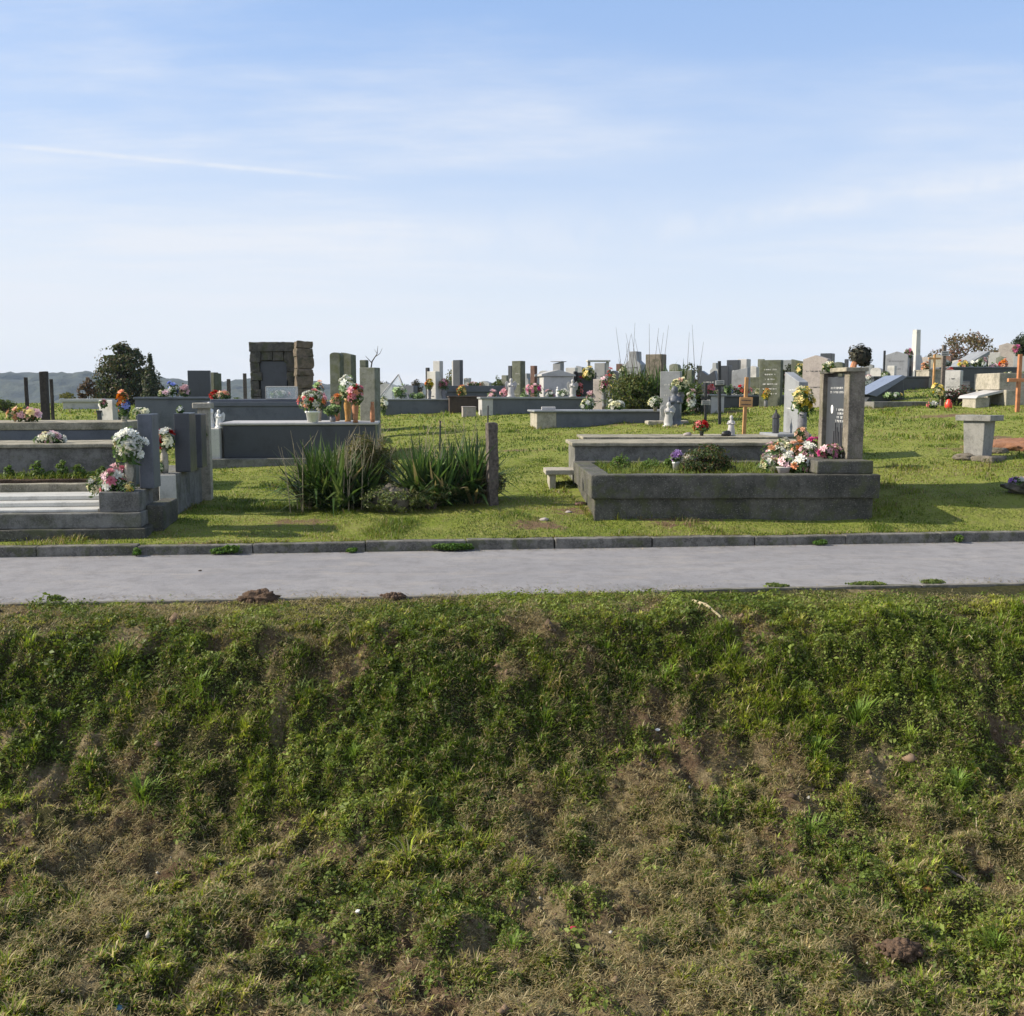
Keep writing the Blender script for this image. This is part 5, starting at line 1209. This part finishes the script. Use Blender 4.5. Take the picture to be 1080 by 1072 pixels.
for k, (px, pb, pt, ww, y_, cols, lb) in enumerate((
    (404, 424, 412, 10, 29.5, ['white', 'cream'], 'white flowers at the left end of the far dark tomb'),
    (487, 412, 404, 12, 32.6, ['yellow', 'orange'], 'yellow flowers before the blue grey slab tomb'),
    (519, 418, 409, 12, 28.5, ['white', 'palepink'], 'white and pink flowers above the white gabled end'),
    (532, 418, 407, 10, 28.6, ['red', 'pink'], 'red flowers left of the white figure in the far row'),
    (552, 419, 408, 9, 28.2, ['cream', 'green'], 'greenish flowers right of the white figure in the far row'),
    (580, 420, 410, 12, 27.8, ['white', 'palepink'], 'pale flowers before the house shaped tomb'),
    (611, 402, 394, 9, 28.7, ['red', 'palepink'], 'small red flowers before the dark screen'),
    (646, 402, 392, 10, 28.5, ['cream', 'yellow'], 'yellow flowers at the foot of the dark gabled stone'),
    (729, 418, 406, 12, 23.2, ['palepink', 'white'], 'pink and white flowers left of the pale lidded tomb'),
    (750, 414, 404, 9, 26, ['red', 'magenta'], 'red flowers before the butterfly shaped headstone'),
    (798, 417, 407, 10, 26.3, ['white', 'cream'], 'white flowers left of the broad grey green headstone'),
    (808, 417, 409, 9, 25.2, ['orange', 'yellow'], 'orange flowers at the foot of the broad headstone'),
    (832, 398, 389, 9, 30, ['palepink', 'magenta'], 'pink flowers beside the dark round shrub'),
    (915, 403, 394, 9, 27, ['palepink', 'white'], 'pale flowers behind the tilted blue grey slab'),
    (934, 400, 391, 9, 28.0, ['white', 'cream'], 'white flowers on the dark low tomb'),
    (976, 390, 381, 10, 31, ['peach', 'orange'], 'peach flowers right of the obelisk base'),
    (1002, 393, 384, 10, 31, ['red', 'palepink'], 'red and pink flowers above the pale headstone'),
    (1026, 388, 379, 10, 33, ['white', 'yellow'], 'white flowers at the foot of the sandy stone'),
    (1048, 388, 379, 12, 33, ['white', 'palepink'], 'white and pink flowers right of the roof like slab'),
    (1058, 388, 378, 10, 33, ['orange', 'red'], 'orange flowers at the foot of the brownish gabled headstone'))):
    sup = {32.6: None, 28.0: None}.get(y_)
    x_ = P(px, pb, y_).x; flowers(lb, px, pb, pt, ww, y_, cols, 9, z=P(px, pb, y_).z if Gz(x_, y_) < P(px, pb, y_).z and y_ in (28.0,) else Gz(x_, y_), vase='jar' if k % 2 else None, vfrac=.45, vmat='vgrey', fr=.075)
# house shaped tomb
p = P(573, 420, 28.3); zg = Gz(p.x, 28.3) - .05; H = P(573, 397, 28.3).z - zg
o = thing('house_tomb', 'pale house shaped tomb with a sloping roof slab in the far middle row', 'tomb', (p.x, 28.3, zg), R(10))
wd = 32 / F * 28.3; obj('walls', box(new(), 0, wd, 0, .9, 0, H, .01), M['mgrey'], o)
obj('roof', prism(new(), [(-.06, H), (wd + .06, H), (wd + .06, H + .04), (wd * .5, H + .18), (-.06, H + .06)], -.05, .95, 'y'), M['mgrey'], o)
headstone('little lectern topped pillar on the house shaped tomb', 589, 382, 28.6, .24, .22, 'slantr', 'ggrey', R(60), z=zg + H + .1, cap=.02)
figurine('white figure before the greenish headstone in the far row', 539, 399, 419, 28.4, mat='mgrey'); figurine('small white figurine left of the small white flowers', 588, 408, 419, 27.5, z=C1['_z'], wings=False)
figurine('white angel at the right end of the house shaped tomb', 604, 400, 419, 27.3, z=C1['_z'], mat='mgrey')
# dark railing box
p = P(605, 419, 29); zg = Gz(p.x, 29); H = P(605, 393, 29).z - zg; wd = 24 / F * 29
o = thing('tomb_screen', 'dark solid screen with a raised black end post in the far row', 'screen', (p.x, 29, zg), R(6)); obj('panel', box(new(), .1, wd, -.03, .05, 0, H, .01), M['gdark'], o); obj('end_post', box(new(), 0, .098, -.06, .08, 0, H + .03, .01), M['black'], o)
# white roofed stone
p = P(632, 380, 29.6); zg = Gz(p.x, 29.6); H = p.z - zg; o = thing('canopy_stone', 'white roofed stone canopy above the grey headstone', 'canopy', (p.x, 29.6, zg), R(4))
obj('roof', box(new(), -.36, .30, -.16, .16, H - .05, H, .008), M['marble'], o); obj('post', box(new(), -.34, -.26, -.05, .05, 0, H - .051, .006), M['mgrey'], o); obj('post', box(new(), .20, .28, -.05, .05, 0, H - .051, .006), M['marble'], o)
for px, pb, pt, ww, y_, cols, n, vs_, lb in (
    (621, 402, 384, 14, 28.8, ['cream', 'white', 'yellow'], 11, None, 'cream flower ring hanging beside the white roofed stone'),
    (637, 430, 394, 13, 25.2, ['pink', 'magenta', 'palepink'], 10, 'tall', 'pink flowers in a tall dark vase behind the round bouquet'),
    (623, 430, 409, 12, 25.6, ['palepink', 'violet'], 8, None, 'lilac pink bunch above the round greenish bouquet'),
    (657, 420, 381, 12, 24.4, ['cream', 'white'], 9, 'tall', 'cream flowers left of the tall headstone in the yucca bush'),
    (643, 425, 386, 7, 26.5, ['violet', 'red'], 6, 'tall', 'single dark red flower on a tall dark stem'),
    (453, 421, 398, 10, 30.5, ['orange', 'yellow'], 9, 'tall', 'orange flowers left of the white framed headstone'),
    (468, 421, 398, 14, 31, ['peach', 'pink'], 10, 'tall', 'coral pink flowers right of the white framed headstone'),
    (441, 421, 414, 18, 30.3, ['cream', 'green'], 9, None, 'flat yellow green bunch on the far dark tomb'),
    (422, 421, 405, 16, 30.3, ['cream', 'green', 'white'], 10, None, 'pale green bunch inside the clear pointed cover'),
    (500, 408, 403, 16, 33.3, ['peach', 'palepink'], 6, None, 'few peach flowers lying on the blue grey slab tomb'),
    (768, 417, 405, 13, 26.3, ['green', 'blue'], 6, None, 'teal wrapped bunch left of the pink wreath'),
    (782, 417, 405, 24, 26.4, ['pink', 'red', 'palepink'], 14, None, 'pinkish red wreath behind the pine cross'),
    (757, 417, 411, 10, 24.4, ['peach', 'palepink'], 5, None, 'small peach flowers on the pale lidded tomb'),
    (844, 395, 381, 11, 28.4, ['yellow', 'cream'], 9, None, 'yellow flowers on the small mossy topped headstone'),
    (958, 377, 367, 11, 29.9, ['magenta', 'pink', 'palepink'], 8, None, 'pink flowers between the gabled headstone and the obelisk'),
    (989, 424, 402, 15, 21.8, ['yellow', 'cream', 'yellow'], 14, None, 'yellow flowers tied to the dark wooden cross'),
    (983, 430, 423, 13, 21.3, ['red', 'white'], 7, None, 'low red and white flowers on the soil before the dark wooden cross'),
    (1016, 392, 378, 14, 33, ['peach', 'yellow', 'orange'], 9, None, 'orange and yellow flowers on the long dark right tomb'),
    (1036, 389, 376, 14, 33, ['palepink', 'white'], 9, None, 'pink and white flowers before the tilted grey slab'),
    (1063, 402, 391, 13, 27, ['white', 'cream'], 8, None, 'white flowers heaped left of the orange cross'),
    (1072, 373, 362, 12, 26.5, ['palepink', 'magenta'], 8, None, 'pale pink flowers on top of the orange cross'),
    (999, 386, 380, 9, 32, ['white'], 5, None, 'small white flowers on a pale slab behind the wooden cross'),
    (942, 420, 413, 26, 24.3, ['yellow', 'white', 'green'], 10, None, 'scattered yellow and white flowers on the kerbed grave at right')):
    y_f = y_
    sup = {30.3: D1, 33.3: D2, 26.3: E2, 26.4: E2, 24.4: E1}.get(y_)
    zf = sup['_z'] if sup is not None and vs_ is None else None
    flowers(lb, px, pb, pt, ww, y_, cols, n, vs_, .45, 'vgrey', z=zf, fr=.055 if y_ < 28 else .07)
# clear pointed cover
p = P(414, 421, 30.4); zt_ = D1['_z']; H = P(420, 395, 30.4).z - zt_; wd = 30 / F * 30.4
o = thing('flower_cover', 'clear pointed plastic cover on the far dark tomb', 'cover', (p.x, 30.7, zt_ + .002), 0)
bm = new(); a = [bm.verts.new(c) for c in ((-wd / 2, -.35, 0), (wd / 2, -.35, 0), (wd / 2, .35, 0), (-wd / 2, .35, 0), (.15, 0, H))]
for k in range(4): bm.faces.new((a[k], a[(k + 1) % 4], a[4]))
obj('panes', bm, GL, o); bm = new()
for c in ((-wd / 2, -.35), (wd / 2, -.35), (wd / 2, .35), (-wd / 2, .35)): tube(bm, [(c[0], c[1], 0), (.15, 0, H)], .018, 5)
obj('frame', bm, M['mgrey'], o)
# small shrubs of the far middle
for px, pb, pt, ww, y_, cols, lb in (
    (403, 420, 401, 18, 45, [(.05, .06, .025), (.13, .10, .04)], 'dark bush with a yellow patch behind the dark tomb'),
    (441, 420, 396, 18, 46, [(.05, .05, .03), (.09, .06, .035)], 'dark reddish bush at centre left skyline'),
    (424, 420, 404, 22, 50, [(.04, .06, .03)], 'blackish green bush between the two skyline bushes'),
    (475, 420, 386, 20, 38, [(.10, .13, .04), (.14, .12, .05)], 'yellow green young tree between the slab headstones'),
    (526, 412, 397, 18, 36, [(.10, .13, .04), (.07, .10, .03)], 'round green bush on the skyline over the slab tomb'),
    (505, 412, 402, 18, 36, [(.12, .13, .05), (.16, .12, .07)], 'low olive bush left of the round skyline bush'),
    (829, 418, 384, 22, 33, [(.03, .04, .02), (.05, .055, .025)], 'dark round shrub right of the broad headstone'),
    (724, 418, 376, 42, 29, [(.04, .055, .02), (.07, .08, .03)], 'dark evergreen shrub behind the light green shrub'),
    (1008, 430, 404, 28, 21.9, [(.03, .045, .02), (.05, .06, .025), (.14, .04, .05)], 'dark green potted shrub with magenta buds right of the wooden cross')):
    shrub(lb, px, pb, pt, ww, y_, cols, N=1500, leaf=.07 if y_ > 25 else .045, name='bush', n=5)
# leaning dark stalk stones / tilted slabs / right side
p = P(925, 398, 23.5); zg = Gz(p.x, 24.5)
o = thing('tilted_slab_grave', 'grave with a tilted shiny blue grey slab just right of the plaque headstone', 'grave', (P(913, 420, 24.3).x, 24.3, Gz(P(913, 420, 24.3).x, 24.3)), TH)
b0 = o.location; a = P(914, 416, 24.3) - b0; c = P(944, 397, 24.9) - b0
obj('slab', prism(new(), [(a.x, a.z), (c.x, c.z + .02), (c.x + .1, c.z - .03), (a.x + .25, a.z - .06)], 0, .9, 'y'), stone('slate_polished', (.17, .19, .24), (.12, .13, .17), .3, .25, .0003, streak=0, spec=.5), o)
obj('support', prism(new(), [(a.x - .02, 0), (c.x + .1, 0), (c.x + .04, c.z - .07), (a.x + .1, a.z - .07)], .05, .85, 'y'), M['gdark'], o)
G1 = tomb('dark low tomb under the grey gabled headstone', 922, 980, 28.5, 397, 1.3, 'gdark', .05, .03, 'gdark')
gl = G(922, 431); tomb('low kerbed grave with bare soil right of the plaque headstone', 922, 992, gl.y, 424, .8, 'cgrey', 0, 0)
G2 = tomb('black low tomb with a pale left end at the right side', 1023, 1064, 25, 402, .5, 'gdark', .02, .02, 'gdark')
G3 = tomb('long dark slate tomb high on the right slope', 1003, 1075, 31.5, 387, 1.3, 'gdark', .05, .03, 'gblue')
tomb('pale stone kerb block left of the wooden cross on the right slope', 980, 1006, 29, 390, .8, 'conc', .03, .02)
g = G(1031, 431); o = thing('tilted_slab', 'pale slab tipped up on a rough block right of the potted shrub', 'slab', g, R(10))
obj('support', box(new(), -.02, .30, .05, .5, -.1, .22, .01), M['conc'], o)
obj('slab', prism(new(), [(-.05, .20), (.0, .26), (.66, .40), (.66, .34)], 0, .62, 'y'), M['mgrey'], o)
o['label'] = 'pale slab tipped up on a rough block right of the potted shrub'
g = G(1063, 428); T9 = thing('stepped_grave', 'pale grave of two stacked concrete courses behind the orange cross', 'grave', (g.x, g.y, g.z - .1), R(4))
obj('lower_course', box(new(), -.05, 1.6, 0, 1.2, 0, .42, .015, cuts=8, amp=.006), M['conc'], T9); obj('upper_course', box(new(), -.15, 1.5, .1, 1.1, .421, .76, .015, cuts=8, amp=.006), M['conc'], T9)
g = G(1073, 434); cross('orange stained wooden cross with a broad board at the right edge', 1073, 374, 430, g.y - .15, 'worange', .065, .42, .55, None, z=g.z)
gc = G(993, 432); cross('dark wooden cross with small roof and yellow flowers on the right slope', 993, 364, 430, 22, 'wgrey', .07, None, z=Gz(P(993, 430, 22).x, 22), plate='mgrey', plat=.86, plw=.16, plh=.10)
cross('thin pale wooden pole left of the dark wooden cross', 985, 374, 395, 28.5, 'wood', .05, .34, .88, z=Gz(P(985, 395, 28.5).x, 28.5))
cross('tall thin black iron cross left of the gabled headstone', 932, 370, 397, 28, 'iron', .05, .24, .35, z=Gz(P(932, 397, 28).x, 28))
gr = P(996, 430, 21.4); bm = new(); lathe(bm, [(.06, 0), (.075, .04), (.07, .12), (.045, .15), (.05, .18), (.01, .2)], 14); o = tag(obj('grave_candle', bm, M['redglass'], None, True), 'bright red grave candle at the foot of the dark wooden cross', 'candle'); o.location = (gr.x, 21.2, Gz(gr.x, 21.2))
# obelisk
p = P(967, 348, 32); zg = Gz(p.x, 32) - .1; H = p.z - zg
o = thing('obelisk', 'tall white obelisk on a stepped grey base, highest stone on the right skyline', 'obelisk', (p.x, 32, zg), R(-66))
hb = P(967, 375, 32).z - zg
obj('shaft', box(new(), -.095, .095, -.095, .095, hb, H, .006, tx=.012, ty=.012), M['marble'], o)
obj('base', box(new(), -.2, .2, -.2, .2, hb - .5, hb - .001, .01, tx=.08, ty=.08), M['mgrey'], o); obj('step', box(new(), -.38, .38, -.38, .38, 0, hb - .501, .01), M['ggrey'], o)
p = P(1034, 370, 34); o = thing('leaning_slab', 'large grey slab tilted like a roof on the right skyline', 'slab', (p.x, 34, Gz(p.x, 34)), R(5)); H = p.z - o.location.z
obj('slab', prism(new(), [(-.55, H - .5), (.33, H), (.33, H - .14), (-.55, H - .62)], 0, 1.1, 'y'), M['ggrey'], o); obj('support', prism(new(), [(-.5, 0), (.33, 0), (.30, H - .16), (-.5, H - .62)], .1, 1.0, 'y'), M['mgrey'], o)
# trees on the right skyline
bare_tree('spreading brown tree with thin foliage on the right skyline', 1020, 392, 351, 56, 55, cols=((.13, .10, .05), (.10, .09, .045), (.17, .10, .06)), N=1100, leaf=.13, seed=11)
shrub('reddish brown hedge left on the right skyline', 1001, 396, 360, 34, 52, [(.16, .07, .045), (.12, .08, .045), (.09, .08, .04)], N=1500, leaf=.11, name='hedge', n=5)
shrub('olive brown hedge right of the spreading tree', 1046, 396, 360, 50, 54, [(.12, .10, .05), (.15, .10, .055), (.08, .085, .04)], N=2000, leaf=.11, name='hedge', n=6)
shrub('dark green tree cut by the right picture edge', 1078, 394, 345, 34, 46, [(.03, .045, .02), (.05, .07, .03)], N=3600, leaf=.11, name='evergreen_tree', n=8)
shrub('pale dry bush behind the obelisk', 979, 392, 366, 16, 50, [(.18, .14, .09), (.13, .12, .07)], N=700, leaf=.1, name='bush', n=4)

# ================================================================== LITTER AND PLANTS ON KERB AND BANK
for px, pb, pt, ww, lb in ((239, 590, 574, 32, 'bright green leafy weed growing out of the kerb joint on the left'), (478, 585, 572, 50, 'spreading green weed over the kerb in the middle'), (372, 586, 578, 14, 'tiny weed at the foot of the kerb left of the middle one'),
                           (144, 588, 578, 9, 'tiny weed in the leftmost kerb joint'), (1012, 573, 564, 10, 'tiny weed in the kerb joint on the right'), (864, 577, 569, 16, 'small flat weed at the foot of the kerb right of the grave')):
    r_ = P(px, pb, 1); u_, v_ = 0, 0
    Yk = [y for y in np.arange(8, 12, .01) if xy2uv(r_.x * y, y)[1] > VF - .04][0]
    shrub(lb, px, pb, pt, ww, Yk, [(.08, .16, .025), (.12, .21, .04), (.06, .12, .02)], N=int(50 * ww), leaf=.028, name='kerb_weed', n=5, z=0.0, group='weeds in the kerb', dep=.12)
for px, py, ww, lb in ((820, 622, 24, 'flat weed patch on the path edge at right'), (910, 619, 50, 'long flat grassy patch on the path edge at far right'), (60, 632, 20, 'small flat weed patch on the path edge at left'), (985, 616, 40, 'grassy tuft overlapping the right end of the edging')):
    r_ = P(px, py, 1); Yk = [y for y in np.arange(6, 10, .01) if xy2uv(r_.x * y, y)[1] > VN + .06][0]
    shrub(lb, px, py, py - 5, ww, Yk, [(.10, .15, .035), (.15, .18, .06)], N=int(25 * ww), leaf=.022, name='path_weed', n=5, z=0.0, group='weeds on the path edge', dep=.14)
for px, py, sx, sz, lb in ((274, 634, .135, .07, 'dark brown heap of earth spilled on the path edge'), (415, 632, .08, .03, 'small crumb heap of earth on the edging'), (950, 1003, .09, .05, 'round clod of dark soil low on the bank')):
    if py > 700: g = G(px, py)
    else:
        r_ = P(px, py, 1); Yk = [y for y in np.arange(6, 10, .01) if xy2uv(r_.x * y, y)[1] > VN - .02][0]; g = P(px, py, Yk); g.z = 0
    bm = new(); r2 = random.Random(px); blob(bm, (0, 0, 0), (sx, sx * .6, sz), 4, .5, 3, px)
    for k in range(70):
        a = r2.uniform(0, 6.28); q = r2.uniform(.2, 1.15) * sx; s = r2.uniform(.006, .022)
        blob(bm, (q * math.cos(a), q * .6 * math.sin(a), max(0, sz * (1 - q / sx)) + s * .3), s, 1, .5, seed=k)
    o = tag(obj('soil_heap', bm, M['soil'], None, True), lb, 'soil heap'); o.location = g
def stick(label, pts, rad, mat='dry', name='stick'):
    q = [G(*p) for p in pts]; c = q[0].copy(); bm = new()
    tube(bm, [p - c + Vector((0, 0, .02 + rad)) for p in q], [rad * (1 - .5 * k / len(q)) for k in range(len(q))], 7)
    o = tag(obj(name, bm, M[mat], None, True), label, 'stick'); o.location = c
stick('pale broken branch end lying at the top of the bank', [(731, 639), (744, 643), (752, 649), (760, 656)], .014, 'dry')
stick('brown stick lying on the lower right bank', [(985, 912), (1003, 925), (1022, 936), (1046, 944)], .010, 'wgrey')
stick('thin pale stalk standing on the right bank', [(1030, 905), (1030, 880), (1029, 857)], .005)
stick('forked pale stem near the bottom of the bank', [(614, 1056), (622, 1030), (627, 1006)], .005)
stick('short straw coloured stem left of the forked stem', [(576, 1012), (590, 1022)], .005)
for px, py, s, mt, lb, nm in ((605, 984, .012, 'deepred', 'crumpled dark red scrap on the lower bank', 'litter_scrap'), (124, 1070, .02, 'blue', 'blue plastic scrap at the bottom left of the bank', 'litter_scrap'), (693, 774, .014, 'white', 'white pebble in the middle of the bank', 'pebble'), (379, 967, .014, 'white', 'white pebble on the lower left bank', 'pebble'),
                             (977, 944, .02, 'amber', 'yellow leaf on the lower right bank', 'leaf_litter'), (780, 575, .012, 'conc', 'pale pebble at the foot of the kerb', 'pebble'), (211, 603, .012, 'bark', 'dark clod lying on the left of the path', 'clod')):
    g = G(px, py); bm = new(); blob(bm, (0, 0, s * .6 + (.018 if py > 650 else 0)), (s * 1.4, s, s * .6), 2, .6, 2, px); o = tag(obj(nm, bm, M[mt]), lb, nm.replace('_', ' ')); o.location = g
make_lawn_grass(); make_bank_grass(); make_edge_growth()
for o in bpy.data.objects:
    for k in ('_L', '_z'):
        if k in o: del o[k]
# ================================================================== LIGHT, SKY, CAMERA
SUN_EL, SUN_B = R(32.5), R(0.5)        # sun on the left, almost in line with the graves
tosun = Vector((-math.cos(SUN_EL) * math.cos(SUN_B), math.cos(SUN_EL) * math.sin(SUN_B), math.sin(SUN_EL)))
ld = bpy.data.lights.new('Sun', 'SUN'); ld.energy = 5.0; ld.angle = R(.55); ld.color = (1, .90, .74)
lo = bpy.data.objects.new('Sun', ld); COL.objects.link(lo); lo.rotation_euler = tosun.to_track_quat('Z', 'Y').to_euler(); lo.location = (-20, 5, 15)
w = bpy.data.worlds.new('World'); sc.world = w; w.use_nodes = True; nt = w.node_tree; nt.nodes.clear()
out = nt.nodes.new('ShaderNodeOutputWorld'); bg = nt.nodes.new('ShaderNodeBackground'); nt.links.new(bg.outputs[0], out.inputs[0]); bg.inputs[1].default_value = .11
sky = nt.nodes.new('ShaderNodeTexSky'); sky.sky_type = 'NISHITA'; sky.sun_disc = False; sky.sun_elevation = SUN_EL
sky.sun_rotation = math.atan2(tosun.x, tosun.y); sky.altitude = 100; sky.air_density = 1.0; sky.dust_density = .6; sky.ozone_density = 2.0
tc = nt.nodes.new('ShaderNodeTexCoord'); sx = nt.nodes.new('ShaderNodeSeparateXYZ'); nt.links.new(tc.outputs['Generated'], sx.inputs[0])
zz = MATH(nt, 'ADD', MATH(nt, 'MAXIMUM', sx.outputs[2], 0.0), .06)
cx = nt.nodes.new('ShaderNodeCombineXYZ'); nt.links.new(MATH(nt, 'DIVIDE', sx.outputs[0], zz), cx.inputs[0]); nt.links.new(MATH(nt, 'DIVIDE', sx.outputs[1], zz), cx.inputs[1])
mp = nt.nodes.new('ShaderNodeMapping'); nt.links.new(cx.outputs[0], mp.inputs[0]); mp.inputs['Rotation'].default_value = (0, 0, R(14)); mp.inputs['Scale'].default_value = (.26, .55, 1); mp.inputs['Location'].default_value = (1.3, .4, 0)
n1 = NZ(nt, 1.0, 8, .62, vec=mp.outputs[0])
mp2 = nt.nodes.new('ShaderNodeMapping'); nt.links.new(cx.outputs[0], mp2.inputs[0]); mp2.inputs['Scale'].default_value = (.28, .34, 1); mp2.inputs['Location'].default_value = (4, 2.2, 0)
n2 = NZ(nt, 1.0, 5, .55, vec=mp2.outputs[0])
cloud = MATH(nt, 'MULTIPLY', RAMP(nt, n1, .38, .72), RAMP(nt, n2, .36, .62))
cloud = MATH(nt, 'MULTIPLY', cloud, 1.4)
# two vapour trails: thin great circles
def trail(px0, py0, px1, py1, width, st, lo_, hi_):
    a = P(px0, py0, 1) - Vector((0, 0, CAMZ)); b = P(px1, py1, 1) - Vector((0, 0, CAMZ)); n = a.cross(b).normalized(); m_ = ((a.normalized() + b.normalized()) / 2).normalized()
    d = nt.nodes.new('ShaderNodeVectorMath'); d.operation = 'DOT_PRODUCT'; nt.links.new(tc.outputs['Generated'], d.inputs[0]); d.inputs[1].default_value = n
    e = nt.nodes.new('ShaderNodeVectorMath'); e.operation = 'DOT_PRODUCT'; nt.links.new(tc.outputs['Generated'], e.inputs[0]); e.inputs[1].default_value = m_
    wob = NZ(nt, 25, 3, .6, vec=tc.outputs['Generated'])
    k = RAMP(nt, MATH(nt, 'ABSOLUTE', d.outputs['Value']), 0, width, st, 0)
    return MATH(nt, 'MULTIPLY', MATH(nt, 'MULTIPLY', k, RAMP(nt, e.outputs['Value'], lo_, hi_)), RAMP(nt, wob, .3, .6, .4, 1))
t1 = trail(0, 153, 340, 185, .0035, .5, math.cos(.20), math.cos(.10)); t2 = trail(740, 236, 1080, 186, .02, .5, math.cos(.22), math.cos(.08)); t3 = trail(300, 268, 720, 240, .045, .4, math.cos(.24), math.cos(.06))
cl = MATH(nt, 'MINIMUM', MATH(nt, 'ADD', MATH(nt, 'ADD', cloud, t3), MATH(nt, 'ADD', t1, t2)), .9)
hz = MIX(nt, RAMP(nt, sx.outputs[2], .40, .85, .6, 0), sky.outputs[0], (2.5, 3.7, 6.1))
lft = RAMP(nt, sx.outputs[0], -.55, .55, 1.0, .0)
veil = MATH(nt, 'MULTIPLY', RAMP(nt, sx.outputs[2], -.02, .36, .96, .0), MATH(nt, 'ADD', MATH(nt, 'MULTIPLY', lft, .25), .8))
hz = MIX(nt, veil, hz, (5.2, 5.4, 5.65))
# a low bank of small clouds on the horizon
n4m = nt.nodes.new('ShaderNodeMapping'); nt.links.new(tc.outputs['Generated'], n4m.inputs[0]); n4m.inputs['Scale'].default_value = (7, 7, 36)
n4 = NZ(nt, 1.0, 5, .6, vec=n4m.outputs[0]); band = MATH(nt, 'MULTIPLY', RAMP(nt, sx.outputs[2], .0, .012), RAMP(nt, sx.outputs[2], .03, .06, 1, 0))
hz = MIX(nt, MATH(nt, 'MULTIPLY', MATH(nt, 'MULTIPLY', band, RAMP(nt, n4, .5, .66)), .55), hz, (5.6, 5.6, 5.8))
fin = MIX(nt, cl, hz, (5.0, 5.25, 5.7))
nt.links.new(fin, bg.inputs[0])
cam = bpy.data.cameras.new('Camera'); co = bpy.data.objects.new('Camera', cam); COL.objects.link(co); sc.camera = co
cam.sensor_fit = 'HORIZONTAL'; cam.sensor_width = 36; cam.lens = 36; cam.clip_end = 6000; cam.clip_start = .05
co.location = (0, 0, CAMZ); co.rotation_euler = (math.pi / 2 - PITCH, 0, 0)
sc.view_settings.view_transform = 'Standard'; sc.view_settings.look = 'None'; sc.view_settings.exposure = .62; sc.view_settings.gamma = 1
sc.cycles.max_bounces = 6; sc.cycles.transparent_max_bounces = 8
HAZE = True
if HAZE:
    bm = new(); box(bm, -1700, 1700, -12, 1700, -47, 60, 0)
    m = bpy.data.materials.new('haze_air'); m.use_nodes = True; nt = m.node_tree; nt.nodes.clear()
    out = nt.nodes.new('ShaderNodeOutputMaterial'); v = nt.nodes.new('ShaderNodeVolumePrincipled'); nt.links.new(v.outputs[0], out.inputs['Volume'])
    v.inputs['Color'].default_value = (.66, .80, 1, 1); v.inputs['Density'].default_value = .0002
    tag(obj('haze', bm, m), kind='stuff')
